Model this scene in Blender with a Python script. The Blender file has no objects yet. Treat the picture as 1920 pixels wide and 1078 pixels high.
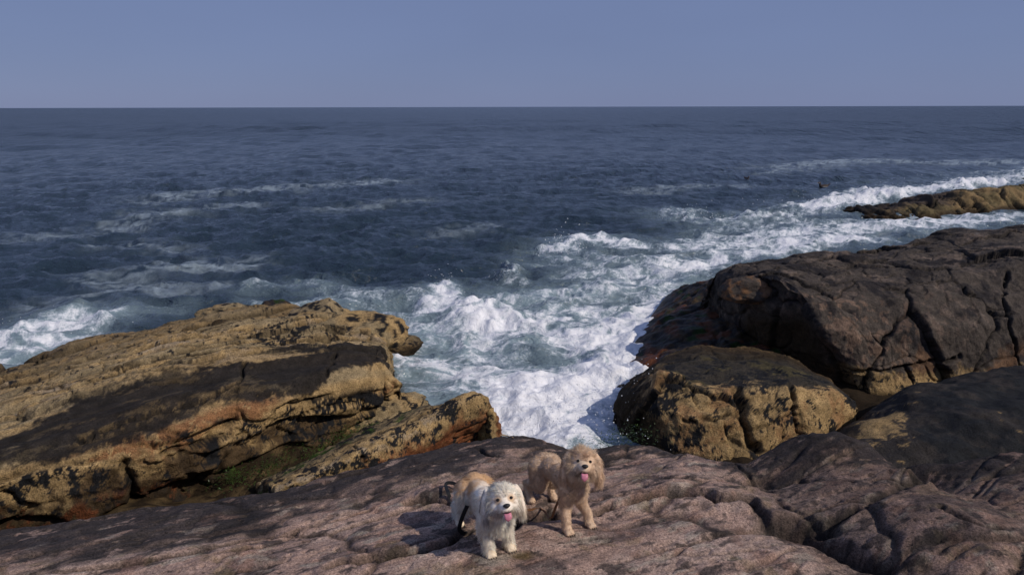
import bpy, bmesh, math, random
import numpy as np
from mathutils import Vector, Matrix

sc = bpy.context.scene
col = sc.collection
R = math.radians

# ------------------------------------------------------------------ camera
CAM = np.array([0.0, 0.0, 3.8])          # eye height above the sea
FPX = 1280.0                             # focal length in pixels of the 1920 wide photograph
PITCH = R(14.8)
ROLL = R(-0.13)
cd = bpy.data.cameras.new('camera')
cd.sensor_width = 36.0
cd.lens = 36.0 * FPX / 1920.0
cd.clip_start = 0.05
cd.clip_end = 60000.0
cam = bpy.data.objects.new('camera', cd)
cam.location = CAM
cam.rotation_euler = (Matrix.Rotation(math.pi / 2 - PITCH, 4, 'X') @ Matrix.Rotation(ROLL, 4, 'Z')).to_euler()
col.objects.link(cam)
sc.camera = cam

# ------------------------------------------------------------------ sky and sun
SUN_EL, SUN_AZ = R(40), R(114)           # azimuth from +Y towards +X: from the right, a little behind the camera
SUN_DIR = Vector((math.cos(SUN_EL) * math.sin(SUN_AZ), math.cos(SUN_EL) * math.cos(SUN_AZ), math.sin(SUN_EL)))
world = bpy.data.worlds.new('World')
sc.world = world
world.use_nodes = True
wn = world.node_tree
bg = wn.nodes['Background']
sky = wn.nodes.new('ShaderNodeTexSky')
sky.sky_type = 'NISHITA'
sky.sun_disc = False
sky.sun_elevation = SUN_EL
sky.sun_rotation = SUN_AZ
sky.altitude = 0
sky.air_density = 1.0
sky.dust_density = 0.2
sky.ozone_density = 2.0
tint = wn.nodes.new('ShaderNodeMix')
tint.data_type = 'RGBA'
tint.blend_type = 'MULTIPLY'
tint.inputs['Factor'].default_value = 1.0
tint.inputs['B'].default_value = (0.80, 0.80, 1.0, 1)
hazy = wn.nodes.new('ShaderNodeMix')          # thin even sea haze over the clear sky
hazy.data_type = 'RGBA'
hazy.inputs['Factor'].default_value = 0.85
hazy.inputs['B'].default_value = (2.80, 3.66, 6.60, 1)
wn.links.new(sky.outputs['Color'], tint.inputs['A'])
wn.links.new(tint.outputs['Result'], hazy.inputs['A'])
wtc = wn.nodes.new('ShaderNodeTexCoord')                  # the haze is faintly uneven
wmp = wn.nodes.new('ShaderNodeMapping')
wmp.inputs['Scale'].default_value = (1.6, 1.6, 5.0)
wno = wn.nodes.new('ShaderNodeTexNoise')
wno.inputs['Scale'].default_value = 1.5
wno.inputs['Detail'].default_value = 3
wmr = wn.nodes.new('ShaderNodeMapRange')
wmr.inputs[3].default_value = 0.93
wmr.inputs[4].default_value = 1.07
wsc = wn.nodes.new('ShaderNodeVectorMath')
wsc.operation = 'SCALE'
wn.links.new(wtc.outputs['Generated'], wmp.inputs['Vector'])
wn.links.new(wmp.outputs[0], wno.inputs['Vector'])
wn.links.new(wno.outputs['Fac'], wmr.inputs[0])
wn.links.new(hazy.outputs['Result'], wsc.inputs[0])
wn.links.new(wmr.outputs[0], wsc.inputs['Scale'])
wn.links.new(wsc.outputs[0], bg.inputs['Color'])
bg.inputs['Strength'].default_value = 0.06
sl = bpy.data.lights.new('sun', 'SUN')
sl.energy = 3.0
sl.angle = R(0.5)
sl.color = (1.0, 0.90, 0.79)
so = bpy.data.objects.new('sun', sl)
so.rotation_euler = (-SUN_DIR).to_track_quat('-Z', 'Y').to_euler()
so.location = (20, -20, 30)
col.objects.link(so)
sc.view_settings.view_transform = 'Standard'
sc.view_settings.look = 'None'
sc.view_settings.exposure = 0.0
sc.view_settings.gamma = 1.0
sc.view_settings.use_curve_mapping = False
sc.cycles.max_bounces = 6
sc.cycles.use_denoising = True

# ------------------------------------------------------------------ numeric helpers
rng = np.random.default_rng(7)
_perm = np.random.default_rng(3).permutation(256).astype(np.int32)
_perm = np.concatenate([_perm, _perm, _perm])
_g = np.random.default_rng(5).normal(size=(256, 3))
_g = (_g / np.linalg.norm(_g, axis=1, keepdims=True)).astype(np.float32)


from concurrent.futures import ThreadPoolExecutor
_pool = ThreadPoolExecutor(4)
_gx, _gy, _gz = (np.ascontiguousarray(_g[:, k]) for k in range(3))


def _perlin(P):
    i = np.floor(P).astype(np.int32)
    f = P - i
    i &= 255
    w = f * f * f * (f * (f * 6 - 15) + 10)
    f0, f1, f2 = (np.ascontiguousarray(f[:, k]) for k in range(3))
    w0, w1, w2 = (np.ascontiguousarray(w[:, k]) for k in range(3))
    i0, i1, i2 = (np.ascontiguousarray(i[:, k]) for k in range(3))
    xs = []
    for dx in (0, 1):
        a = _perm[i0 + dx] + i1
        ys = []
        for dy in (0, 1):
            b = _perm[a + dy] + i2
            zs = []
            for dz in (0, 1):
                h = _perm[b + dz]
                zs.append(_gx[h] * (f0 - dx) + _gy[h] * (f1 - dy) + _gz[h] * (f2 - dz))
            ys.append(zs[0] + w2 * (zs[1] - zs[0]))
        xs.append(ys[0] + w1 * (ys[1] - ys[0]))
    return (xs[0] + w0 * (xs[1] - xs[0])) * np.float32(1.5)


def perlin(P):
    """gradient noise, worked through in slices on all cores"""
    P = np.asarray(P, dtype=np.float32)
    sh = P.shape[:-1]
    P = P.reshape(-1, 3)
    if len(P) <= 20000:
        return _perlin(P).reshape(sh)
    return np.concatenate(list(_pool.map(_perlin, np.array_split(P, len(P) // 16000 + 1)))).reshape(sh)


def fbm(P, octaves=4, gain=0.5, off=0.0):
    P = np.asarray(P, dtype=np.float32) + off
    s, a = 0, 1.0
    for k in range(octaves):
        s = s + a * perlin(P)
        P = P * 2.03 + 17.7
        a *= gain
    return s


def sstep(a, b, x):
    t = np.clip((x - a) / (b - a), 0, 1)
    return t * t * (3 - 2 * t)


def mixc(c, d, m):
    return c * (1 - m[..., None]) + np.asarray(d) * m[..., None]


SP, CP = math.sin(PITCH), math.cos(PITCH)


def ray(px, py):
    a, b = (px - 960) / FPX, (539 - py) / FPX
    return np.array([a, CP + b * SP, -SP + b * CP])


def at(px, py, z):
    """world point at height z seen at that pixel of the photograph"""
    d = ray(px, py)
    return CAM + d * ((z - CAM[2]) / d[2])


def aty(px, py, y):
    d = ray(px, py)
    return CAM + d * (y / d[1])


def topx(P):
    Q = P - CAM
    fwd = Q[..., 1] * CP - Q[..., 2] * SP
    up = Q[..., 1] * SP + Q[..., 2] * CP
    return 960 + FPX * Q[..., 0] / fwd, 539 - FPX * up / fwd, fwd


class Surf:
    """finds the point of a surface that the photograph shows at a pixel"""
    def __init__(self, P):
        P = P.reshape(-1, 3)
        x, y, d = topx(P)
        o = np.argsort(x)
        self.P, self.x, self.y, self.d = P[o], x[o], y[o], d[o]

    def __call__(self, px, py):
        i, j = np.searchsorted(self.x, (px - 9, px + 9))
        if j - i < 4:
            i, j = 0, len(self.x)
        e = (self.x[i:j] - px) ** 2 + (self.y[i:j] - py) ** 2
        k = np.nonzero(e <= max(36, e.min() * 1.5))[0]
        k = k[self.d[i:j][k] < self.d[i:j][k].min() + .35]
        return self.P[i + k[np.argmin(e[k])]]

    def trace(self, pts):
        """a line drawn over the surface"""
        out = []
        for (x0, y0), (x1, y1) in zip(pts[:-1], pts[1:]):
            n = max(1, int(math.hypot(x1 - x0, y1 - y0) / 9))
            out += [self(x0 + (x1 - x0) * k / n, y0 + (y1 - y0) * k / n) for k in range(n)]
        out.append(self(*pts[-1]))
        q = np.array(out)
        if len(q) > 4:
            q[1:-1] = .25 * q[:-2] + .5 * q[1:-1] + .25 * q[2:]
        return list(q)


def _polydist(P, pts):
    best = np.full(len(P), 1e9, dtype=np.float32)
    for a, b in zip(pts[:-1], pts[1:]):
        ab = b - a
        t = np.clip(((P - a) @ ab) / max(float(ab @ ab), 1e-9), 0, 1)
        e = P - a - t[:, None] * ab
        best = np.minimum(best, np.einsum('ij,ij->i', e, e))
    return np.sqrt(best)


def polydist(P, pts):
    """distance of every P to a polyline"""
    P = np.asarray(P, dtype=np.float32)
    sh = P.shape[:-1]
    P = P.reshape(-1, P.shape[-1])
    pts = [np.asarray(p, dtype=np.float32) for p in pts]
    return np.concatenate(list(_pool.map(lambda c: _polydist(c, pts), np.array_split(P, len(P) // 16000 + 1)))).reshape(sh)


def normals(P):
    du = np.gradient(P, axis=1)
    dv = np.gradient(P, axis=0)
    n = np.cross(dv, du)          # rows run far to near
    return n / np.maximum(np.linalg.norm(n, axis=-1, keepdims=True), 1e-9)


def boxblur(P, r, axis):
    if r < 1:
        return P
    pad = [(0, 0)] * P.ndim
    pad[axis] = (r + 1, r)
    c = np.cumsum(np.pad(P, pad, mode='edge'), axis=axis)
    n = P.shape[axis]
    return (np.take(c, range(2 * r + 1, 2 * r + 1 + n), axis) - np.take(c, range(0, n), axis)) / (2 * r + 1)


def blur(P, r):
    for _ in range(2):
        P = boxblur(boxblur(P, r, 0), r, 1)
    return P


def new_mesh(name, V, F, material, parent=None, smooth=True, color=None, attrs=None):
    """V (n,3), F (m,k) all faces of one size; links ONE mesh object"""
    V = np.asarray(V, dtype=np.float32).reshape(-1, 3)
    F = np.asarray(F, dtype=np.int32)
    me = bpy.data.meshes.new(name)
    me.vertices.add(len(V))
    me.vertices.foreach_set('co', V.ravel())
    me.loops.add(F.size)
    me.loops.foreach_set('vertex_index', F.ravel())
    me.polygons.add(len(F))
    me.polygons.foreach_set('loop_start', np.arange(0, F.size, F.shape[1], dtype=np.int32))
    me.polygons.foreach_set('loop_total', np.full(len(F), F.shape[1], dtype=np.int32))
    me.polygons.foreach_set('use_smooth', np.full(len(F), smooth, dtype=bool))
    if color is not None:
        a = me.attributes.new('tone', 'FLOAT_COLOR', 'POINT')
        c = np.ones((len(V), 4), dtype=np.float32)
        color = np.asarray(color, dtype=np.float32).reshape(len(V), -1)
        c[:, :color.shape[1]] = color
        a.data.foreach_set('color', c.ravel())
    for k, v in (attrs or {}).items():
        a = me.attributes.new(k, 'FLOAT', 'POINT')
        a.data.foreach_set('value', np.asarray(v, dtype=np.float32).ravel())
    me.update(calc_edges=True)
    me.validate()
    if material:
        me.materials.append(material)
    o = bpy.data.objects.new(name, me)
    col.objects.link(o)
    if parent:
        o.parent = parent
    return o


def grid_faces(m, n, flip=False):
    i = np.arange(m * n).reshape(m, n)
    f = np.stack([i[:-1, :-1], i[:-1, 1:], i[1:, 1:], i[1:, :-1]], -1).reshape(-1, 4)
    return f[:, ::-1] if flip else f


def tag(o, label=None, cat=None, group=None, kind=None):
    if label: o['label'] = label
    if cat: o['category'] = cat
    if group: o['group'] = group
    if kind: o['kind'] = kind
    return o


def empty(name, loc=(0, 0, 0), rz=0.0):
    o = bpy.data.objects.new(name, None)
    o.location = loc
    o.rotation_euler = (0, 0, rz)
    o.empty_display_size = 0.1
    col.objects.link(o)
    return o


# ------------------------------------------------------------------ materials
def new_mat(name):
    m = bpy.data.materials.new(name)
    m.use_nodes = True
    nt = m.node_tree
    return m, nt, nt.nodes, nt.links, nt.nodes['Principled BSDF']


def noise_node(N, L, vec, scale, detail=4, rough=0.55, dist=0.0):
    n = N.new('ShaderNodeTexNoise')
    n.inputs['Scale'].default_value = scale
    n.inputs['Detail'].default_value = detail
    n.inputs['Roughness'].default_value = rough
    n.inputs['Distortion'].default_value = dist
    L.new(vec, n.inputs['Vector'])
    return n.outputs['Fac']


def math_node(N, L, op, a, b=None, c=None):
    n = N.new('ShaderNodeMath')
    n.operation = op
    for k, v in enumerate((a, b, c)):
        if v is None: continue
        if isinstance(v, (int, float)): n.inputs[k].default_value = v
        else: L.new(v, n.inputs[k])
    return n.outputs[0]


def map_node(N, L, v, a, b, c, d, smooth=False):
    n = N.new('ShaderNodeMapRange')
    if smooth: n.interpolation_type = 'SMOOTHSTEP'
    L.new(v, n.inputs[0])
    for k, q in enumerate((a, b, c, d)): n.inputs[k + 1].default_value = q
    return n.outputs[0]


def rock_material(name, scale=1.0, rough=0.85, grain=1.0, relief=1.0):
    """tone attribute (kind of rock / lichen / barnacles; alpha = how barnacled) with grain, specks and relief"""
    m, nt, N, L, bs = new_mat(name)
    tc = N.new('ShaderNodeTexCoord').outputs['Object']
    at_ = N.new('ShaderNodeAttribute')
    at_.attribute_name = 'tone'
    n1 = noise_node(N, L, tc, 9 * scale, 6, 0.65)
    n2 = noise_node(N, L, tc, 75 * scale, 4, 0.7)
    n3 = noise_node(N, L, tc, 230 * scale, 2, 0.6)
    vo = N.new('ShaderNodeTexVoronoi')
    vo.inputs['Scale'].default_value = 70 * scale
    L.new(tc, vo.inputs['Vector'])
    vd = vo.outputs['Distance']
    barn = math_node(N, L, 'MULTIPLY', map_node(N, L, vd, 0.0, 0.55, 1.0, 0.0), at_.outputs['Alpha'])
    f = map_node(N, L, n1, 0.3, 0.7, 0.66, 1.34)
    g = map_node(N, L, n2, 0.3, 0.7, 1 - 0.55 * grain, 1 + 0.55 * grain)
    h = map_node(N, L, n3, 0.3, 0.7, 1 - 0.32 * grain, 1 + 0.32 * grain)
    k = math_node(N, L, 'MULTIPLY', math_node(N, L, 'MULTIPLY', f, g), h)
    k = math_node(N, L, 'ADD', k, math_node(N, L, 'MULTIPLY', barn, 0.45))
    # specks of black lichen, chips of pale mineral
    n4 = noise_node(N, L, tc, 38 * scale, 5, 0.75)
    n5 = noise_node(N, L, tc, 52 * scale, 4, 0.7, 0.5)
    k = math_node(N, L, 'MULTIPLY', k, map_node(N, L, n4, 0.58, 0.64, 1.0, 0.42))
    k = math_node(N, L, 'ADD', k, map_node(N, L, n5, 0.64, 0.70, 0.0, 0.55))
    mul = N.new('ShaderNodeVectorMath')
    mul.operation = 'SCALE'
    L.new(at_.outputs['Color'], mul.inputs[0])
    L.new(k, mul.inputs['Scale'])
    L.new(mul.outputs[0], bs.inputs['Base Color'])
    bs.inputs['Roughness'].default_value = rough
    bs.inputs['Specular IOR Level'].default_value = 0.15
    hgt = math_node(N, L, 'ADD', math_node(N, L, 'MULTIPLY', n2, 0.012 / scale), math_node(N, L, 'MULTIPLY', n1, 0.04 / scale))
    hgt = math_node(N, L, 'ADD', hgt, math_node(N, L, 'MULTIPLY', barn, 0.010 / scale))
    hgt = math_node(N, L, 'ADD', hgt, math_node(N, L, 'MULTIPLY', n3, 0.003 / scale))
    bp = N.new('ShaderNodeBump')
    bp.inputs['Strength'].default_value = 0.8 * relief
    bp.inputs['Distance'].default_value = 1.0
    L.new(hgt, bp.inputs['Height'])
    L.new(bp.outputs[0], bs.inputs['Normal'])
    return m


M_ROCK = rock_material('coast_rock')
M_WETROCK = rock_material('wet_coast_rock', rough=0.45)
M_GRANITE = rock_material('pink_granite', scale=1.6, grain=1.15, relief=.75)


def plain(name, c, rough=0.6, spec=0.3, sss=0.0, bump=None):
    m, nt, N, L, bs = new_mat(name)
    tc = N.new('ShaderNodeTexCoord').outputs['Object']
    n = noise_node(N, L, tc, 60, 3)
    k = map_node(N, L, n, 0.3, 0.7, 0.8, 1.2)
    mul = N.new('ShaderNodeVectorMath')
    mul.operation = 'SCALE'
    mul.inputs[0].default_value = c
    L.new(k, mul.inputs['Scale'])
    L.new(mul.outputs[0], bs.inputs['Base Color'])
    bs.inputs['Roughness'].default_value = rough
    bs.inputs['Specular IOR Level'].default_value = spec
    if bump:
        b = N.new('ShaderNodeBump')
        b.inputs['Strength'].default_value = 0.6
        b.inputs['Distance'].default_value = bump[1]
        L.new(noise_node(N, L, tc, bump[0], 3), b.inputs['Height'])
        L.new(b.outputs[0], bs.inputs['Normal'])
    return m

# ------------------------------------------------------------------ the sea
def sea_material():
    m, nt, N, L, bs = new_mat('sea_water')
    tc = N.new('ShaderNodeTexCoord').outputs['Object']
    mp = N.new('ShaderNodeMapping')
    mp.inputs['Scale'].default_value = (0.55, 1.0, 1.0)
    L.new(tc, mp.inputs['Vector'])
    v = mp.outputs[0]
    fo = N.new('ShaderNodeAttribute'); fo.attribute_name = 'foam'
    ae = N.new('ShaderNodeAttribute'); ae.attribute_name = 'aerated'
    foam, aer = fo.outputs['Fac'], ae.outputs['Fac']
    a = noise_node(N, L, v, 0.9, 5, 0.6, 0.6)
    b = noise_node(N, L, v, 3.2, 5, 0.6, 0.5)
    c = noise_node(N, L, v, 13.0, 4, 0.6, 0.4)
    hgt = math_node(N, L, 'ADD', math_node(N, L, 'MULTIPLY', a, 0.20), math_node(N, L, 'MULTIPLY', b, 0.17))
    hgt = math_node(N, L, 'ADD', hgt, math_node(N, L, 'MULTIPLY', c, 0.022))
    # far out only groups of waves can be told apart: longer relief takes over where the mesh gets coarse
    sp_ = N.new('ShaderNodeAttribute'); sp_.attribute_name = 'spacing'
    sp_ = sp_.outputs['Fac']
    for vec, lo, hi, lo2, hi2, amp in (((1.1, .38, 1), .12, .45, 3.0, 9.0, .8), ((.55, .10, 1), 1.2, 4.0, 25.0, 70.0, 2.6), ((.22, .022, 1), 9.0, 30.0, 1e6, 2e6, 7.0)):
        m2 = N.new('ShaderNodeMapping'); m2.inputs['Scale'].default_value = vec
        L.new(tc, m2.inputs['Vector'])
        w = math_node(N, L, 'MULTIPLY', map_node(N, L, sp_, lo, hi, 0.0, amp), map_node(N, L, sp_, lo2, hi2, 1.0, 0.0))
        hgt = math_node(N, L, 'ADD', hgt, math_node(N, L, 'MULTIPLY', noise_node(N, L, m2.outputs[0], 1.0, 4, 0.62, 0.3), w))
    bp = N.new('ShaderNodeBump')
    bp.inputs['Strength'].default_value = 1.0
    bp.inputs['Distance'].default_value = 1.0
    L.new(hgt, bp.inputs['Height'])
    mx = N.new('ShaderNodeMix'); mx.data_type = 'RGBA'
    mx.inputs['A'].default_value = (0.020, 0.036, 0.054, 1)
    mx.inputs['B'].default_value = (0.25, 0.335, 0.375, 1)
    L.new(aer, mx.inputs['Factor'])
    L.new(mx.outputs['Result'], bs.inputs['Base Color'])
    fr = N.new('ShaderNodeAttribute'); fr.attribute_name = 'ripple'      # slope of ripples too small for the mesh
    L.new(fr.outputs['Fac'], bs.inputs['Roughness'])
    bs.inputs['IOR'].default_value = 1.333
    L.new(bp.outputs[0], bs.inputs['Normal'])
    # foam: torn by fine noise, so the web of bubbles has ragged holes
    d = noise_node(N, L, tc, 22.0, 5, 0.7, 0.8)
    e = noise_node(N, L, tc, 6.0, 5, 0.65, 1.2)
    tear = math_node(N, L, 'ADD', math_node(N, L, 'MULTIPLY', math_node(N, L, 'SUBTRACT', d, 0.5), 1.1),
                     math_node(N, L, 'MULTIPLY', math_node(N, L, 'SUBTRACT', e, 0.5), 1.0))
    fac = map_node(N, L, math_node(N, L, 'ADD', foam, tear), 0.35, 1.0, 0.0, 1.0, True)
    fs = N.new('ShaderNodeBsdfPrincipled')
    fc = N.new('ShaderNodeMix'); fc.data_type = 'RGBA'
    fc.inputs['A'].default_value = (0.36, 0.44, 0.50, 1)       # thin bubbles let the water through
    fc.inputs['B'].default_value = (0.84, 0.85, 0.88, 1)
    L.new(map_node(N, L, math_node(N, L, 'ADD', foam, tear), 0.45, 1.35, 0.0, 1.0, True), fc.inputs['Factor'])
    L.new(fc.outputs['Result'], fs.inputs['Base Color'])
    fs.inputs['Roughness'].default_value = 0.75
    fs.inputs['Specular IOR Level'].default_value = 0.2
    fb = N.new('ShaderNodeBump')
    fb.inputs['Strength'].default_value = 0.9
    fb.inputs['Distance'].default_value = 1.0
    L.new(math_node(N, L, 'ADD', math_node(N, L, 'MULTIPLY', d, 0.012), math_node(N, L, 'MULTIPLY', e, 0.055)), fb.inputs['Height'])
    L.new(fb.outputs[0], fs.inputs['Normal'])
    ve = N.new('ShaderNodeAttribute'); ve.attribute_name = 'veil'
    veil = math_node(N, L, 'MULTIPLY', ve.outputs['Fac'], map_node(N, L, math_node(N, L, 'ADD', e, b), 0.7, 1.25, 0.35, 1.0))
    fac = math_node(N, L, 'MAXIMUM', fac, veil)
    ms = N.new('ShaderNodeMixShader')
    L.new(fac, ms.inputs[0]); L.new(bs.outputs[0], ms.inputs[1]); L.new(fs.outputs[0], ms.inputs[2])
    L.new(ms.outputs[0], N['Material Output'].inputs['Surface'])
    return m


M_SEA = sea_material()


def sea_height(X, Y, spacing=None):
    """wind chop: many short trochoid waves with a little swell; returns offsets"""
    g = np.random.default_rng(21)
    r = np.hypot(X, Y)
    shore = sstep(5.5, 15, r)
    dx = np.zeros_like(X); dy = np.zeros_like(X); z = np.zeros_like(X)
    gust = 0.75 + 0.5 * perlin(np.stack([X / 17, Y / 23, 0 * X], -1))
    for k in range(64):
        lam = 0.45 * (8 / 0.45) ** ((k + g.uniform()) / 64)
        th = R(-98) + g.normal() * R(42)             # running in towards the rocks
        kx, ky = math.cos(th) * 2 * math.pi / lam, math.sin(th) * 2 * math.pi / lam
        amp = 0.0078 * lam if lam < 1.8 else 0.0100
        ph = g.uniform(0, 6.283)
        w = amp * gust
        if spacing is not None:
            w = w * sstep(1.6, 3.5, lam / spacing)
        w = w * (0.35 + 0.65 * shore)
        a = kx * X + ky * Y + ph
        s, c = np.sin(a), np.cos(a)
        z += w * c
        dx -= 0.95 * w * math.cos(th) * s
        dy -= 0.95 * w * math.sin(th) * s
    if spacing is None: spacing = np.full_like(X, .02)
    # short steep wavelets with sharp crests riding on them
    for f, amp, off in ((0.05, 1.0, 23), (0.12, .42, 19), (0.28, .18, 15), (0.62, .110, 3), (1.35, .082, 7), (2.3, .045, 9), (4.2, .024, 11)):
        q = np.stack([X * f * .62 + .25 * Y * f, Y * f * 1.15, 0 * X + off], -1)
        w = sstep(.5, 1.6, 1 / f / spacing) * (0.3 + 0.7 * shore) * gust
        if f < .5: w = w * sstep(.10 / f, .34 / f, spacing)      # far out, whole groups of waves stand in for the single ones
        k = np.nonzero(w.max(axis=1) > 0)[0]
        z[k] += w[k] * amp * ((1 - np.abs(perlin(q[k] + .35 * perlin(q[k] * .7 + 5)[..., None])) * 2.2) - .45)
    return dx, dy, z


def stroke(pts, z=0.0):
    return [at(x, y, z)[:2] for x, y in pts]


# foam: polyline seen in the photograph, half width in metres, density, aeration, lift of the water
FOAM = [
    # the surge filling the channel
    ([(1070, 815), (1040, 770), (1000, 740)], 0.8, 1.5, 1, .12),
    ([(960, 790), (980, 750), (1080, 740), (1120, 700)], 0.75, 1.4, 1, .06),
    ([(1130, 740), (1180, 680), (1240, 620)], 0.65, 1.4, 1, .14),
    ([(1100, 640), (1190, 600), (1290, 565)], 0.8, 1.25, .9, .08),
    ([(830, 548), (835, 575), (870, 600), (905, 620)], 0.48, 1.15, 1, .15),
    ([(880, 590), (930, 610), (990, 615)], 0.7, 1.05, 1, .14),
    ([(770, 680), (830, 695), (880, 700)], 0.7, 1.05, 1, .05),
    ([(760, 640), (800, 620), (850, 640), (900, 660)], 0.6, .75, 1, 0),
    ([(800, 750), (860, 740), (920, 700)], 0.6, .8, .9, 0),
    ([(960, 570), (1060, 560), (1160, 545), (1260, 535)], 0.9, .85, .9, .1),
    ([(1000, 610), (1060, 600), (1120, 590)], 0.8, .95, .9, .05),
    ([(1000, 690), (1060, 680), (1100, 660)], 0.5, .5, .8, -.08),
    ([(900, 655), (960, 640), (1040, 640)], 0.6, .8, 1, 0),
    ([(930, 700), (1000, 720), (1060, 715)], 0.5, 1.0, 1, .04),
    # breaker at the mouth
    ([(1055, 470), (1080, 458), (1130, 452), (1170, 462)], 0.8, 1.15, .8, .15),
    ([(1050, 490), (1090, 495), (1150, 490), (1230, 500)], 0.9, .85, .7, .1),
    ([(1100, 520), (1200, 520), (1290, 505)], 0.9, .85, .7, 0),
    ([(955, 500), (940, 520), (975, 535)], 0.3, .7, .4, .25),
    # band between the islet and the big boulder
    ([(1290, 500), (1400, 480), (1500, 462), (1620, 448)], 0.9, 1.2, .7, .08),
    ([(1300, 465), (1420, 450), (1560, 432), (1700, 425), (1900, 412)], 1.2, 1.05, .7, .05),
    ([(1330, 440), (1500, 420), (1650, 420), (1850, 415)], 1.0, .7, .5, 0),
    ([(1265, 402), (1300, 415), (1360, 418), (1430, 412)], 1.0, .85, .6, .3),
    ([(1420, 410), (1500, 405), (1570, 398)], 0.9, .8, .5, .15),
    ([(1520, 395), (1600, 380), (1700, 362), (1790, 354), (1850, 347)], 1.1, 1.3, .7, .35),
    ([(1540, 385), (1640, 362), (1760, 352)], 1.3, .55, .4, .1),
    ([(1840, 348), (1890, 338), (1960, 325), (2100, 310)], 2.0, 1.0, .5, .2),
    ([(1790, 330), (1850, 326), (1920, 322)], 1.5, .5, .2, 0),
    # far right lines
    ([(1465, 318), (1530, 308), (1580, 304), (1660, 303), (1780, 308), (1900, 306)], 1.80, -.6, 0, 0),
    ([(1430, 326), (1470, 322), (1500, 315)], 0.96, -.5, 0, 0),
    ([(1200, 360), (1300, 352), (1390, 350)], 0.96, -.45, 0, 0),
    ([(1640, 345), (1800, 335)], 1.3, .35, .2, 0),
    # left bay
    ([(-60, 650), (20, 640), (70, 618), (120, 605), (180, 602)], 0.65, 1.15, 1, .22),
    ([(-60, 690), (0, 672), (60, 655), (110, 640)], 0.6, 1.15, 1, .12),
    ([(180, 602), (260, 590), (330, 585)], 0.35, .45, .4, 0),
    ([(60, 575), (160, 560), (260, 545), (330, 540)], 0.48, -.5, 0, 0),
    ([(150, 515), (230, 530), (330, 545)], 0.48, -.45, 0, 0),
    # behind the left outcrop
    ([(478, 545), (520, 537), (580, 540), (640, 552), (700, 560), (760, 562)], 0.5, .6, .5, .10),
    ([(500, 578), (530, 585), (580, 580), (650, 580)], 0.45, .8, .7, .15),
    ([(640, 565), (720, 575), (780, 590), (820, 600)], 0.6, .55, .6, 0),
    ([(700, 600), (760, 610), (800, 600)], 0.4, .7, .8, 0),
    # streaks farther out
    ([(300, 372), (350, 366), (440, 358), (540, 352), (640, 345), (720, 340)], 1.32, -.55, 0, 0),
    ([(200, 430), (250, 415), (310, 400), (380, 392), (440, 385)], 1.02, -.55, 0, 0),
    ([(60, 445), (130, 438), (200, 432)], 0.72, -.4, 0, 0),
    ([(280, 510), (340, 500), (400, 498), (460, 492)], 0.66, -.6, 0, 0),
    ([(190, 460), (260, 455), (330, 470)], 0.60, -.4, 0, 0),
    ([(620, 392), (700, 385), (790, 378)], 0.84, -.35, 0, 0),
    ([(380, 540), (420, 530), (470, 528)], 0.36, -.5, 0, 0),
    ([(820, 440), (870, 432), (920, 428)], 0.60, -.35, 0, 0),
]


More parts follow.
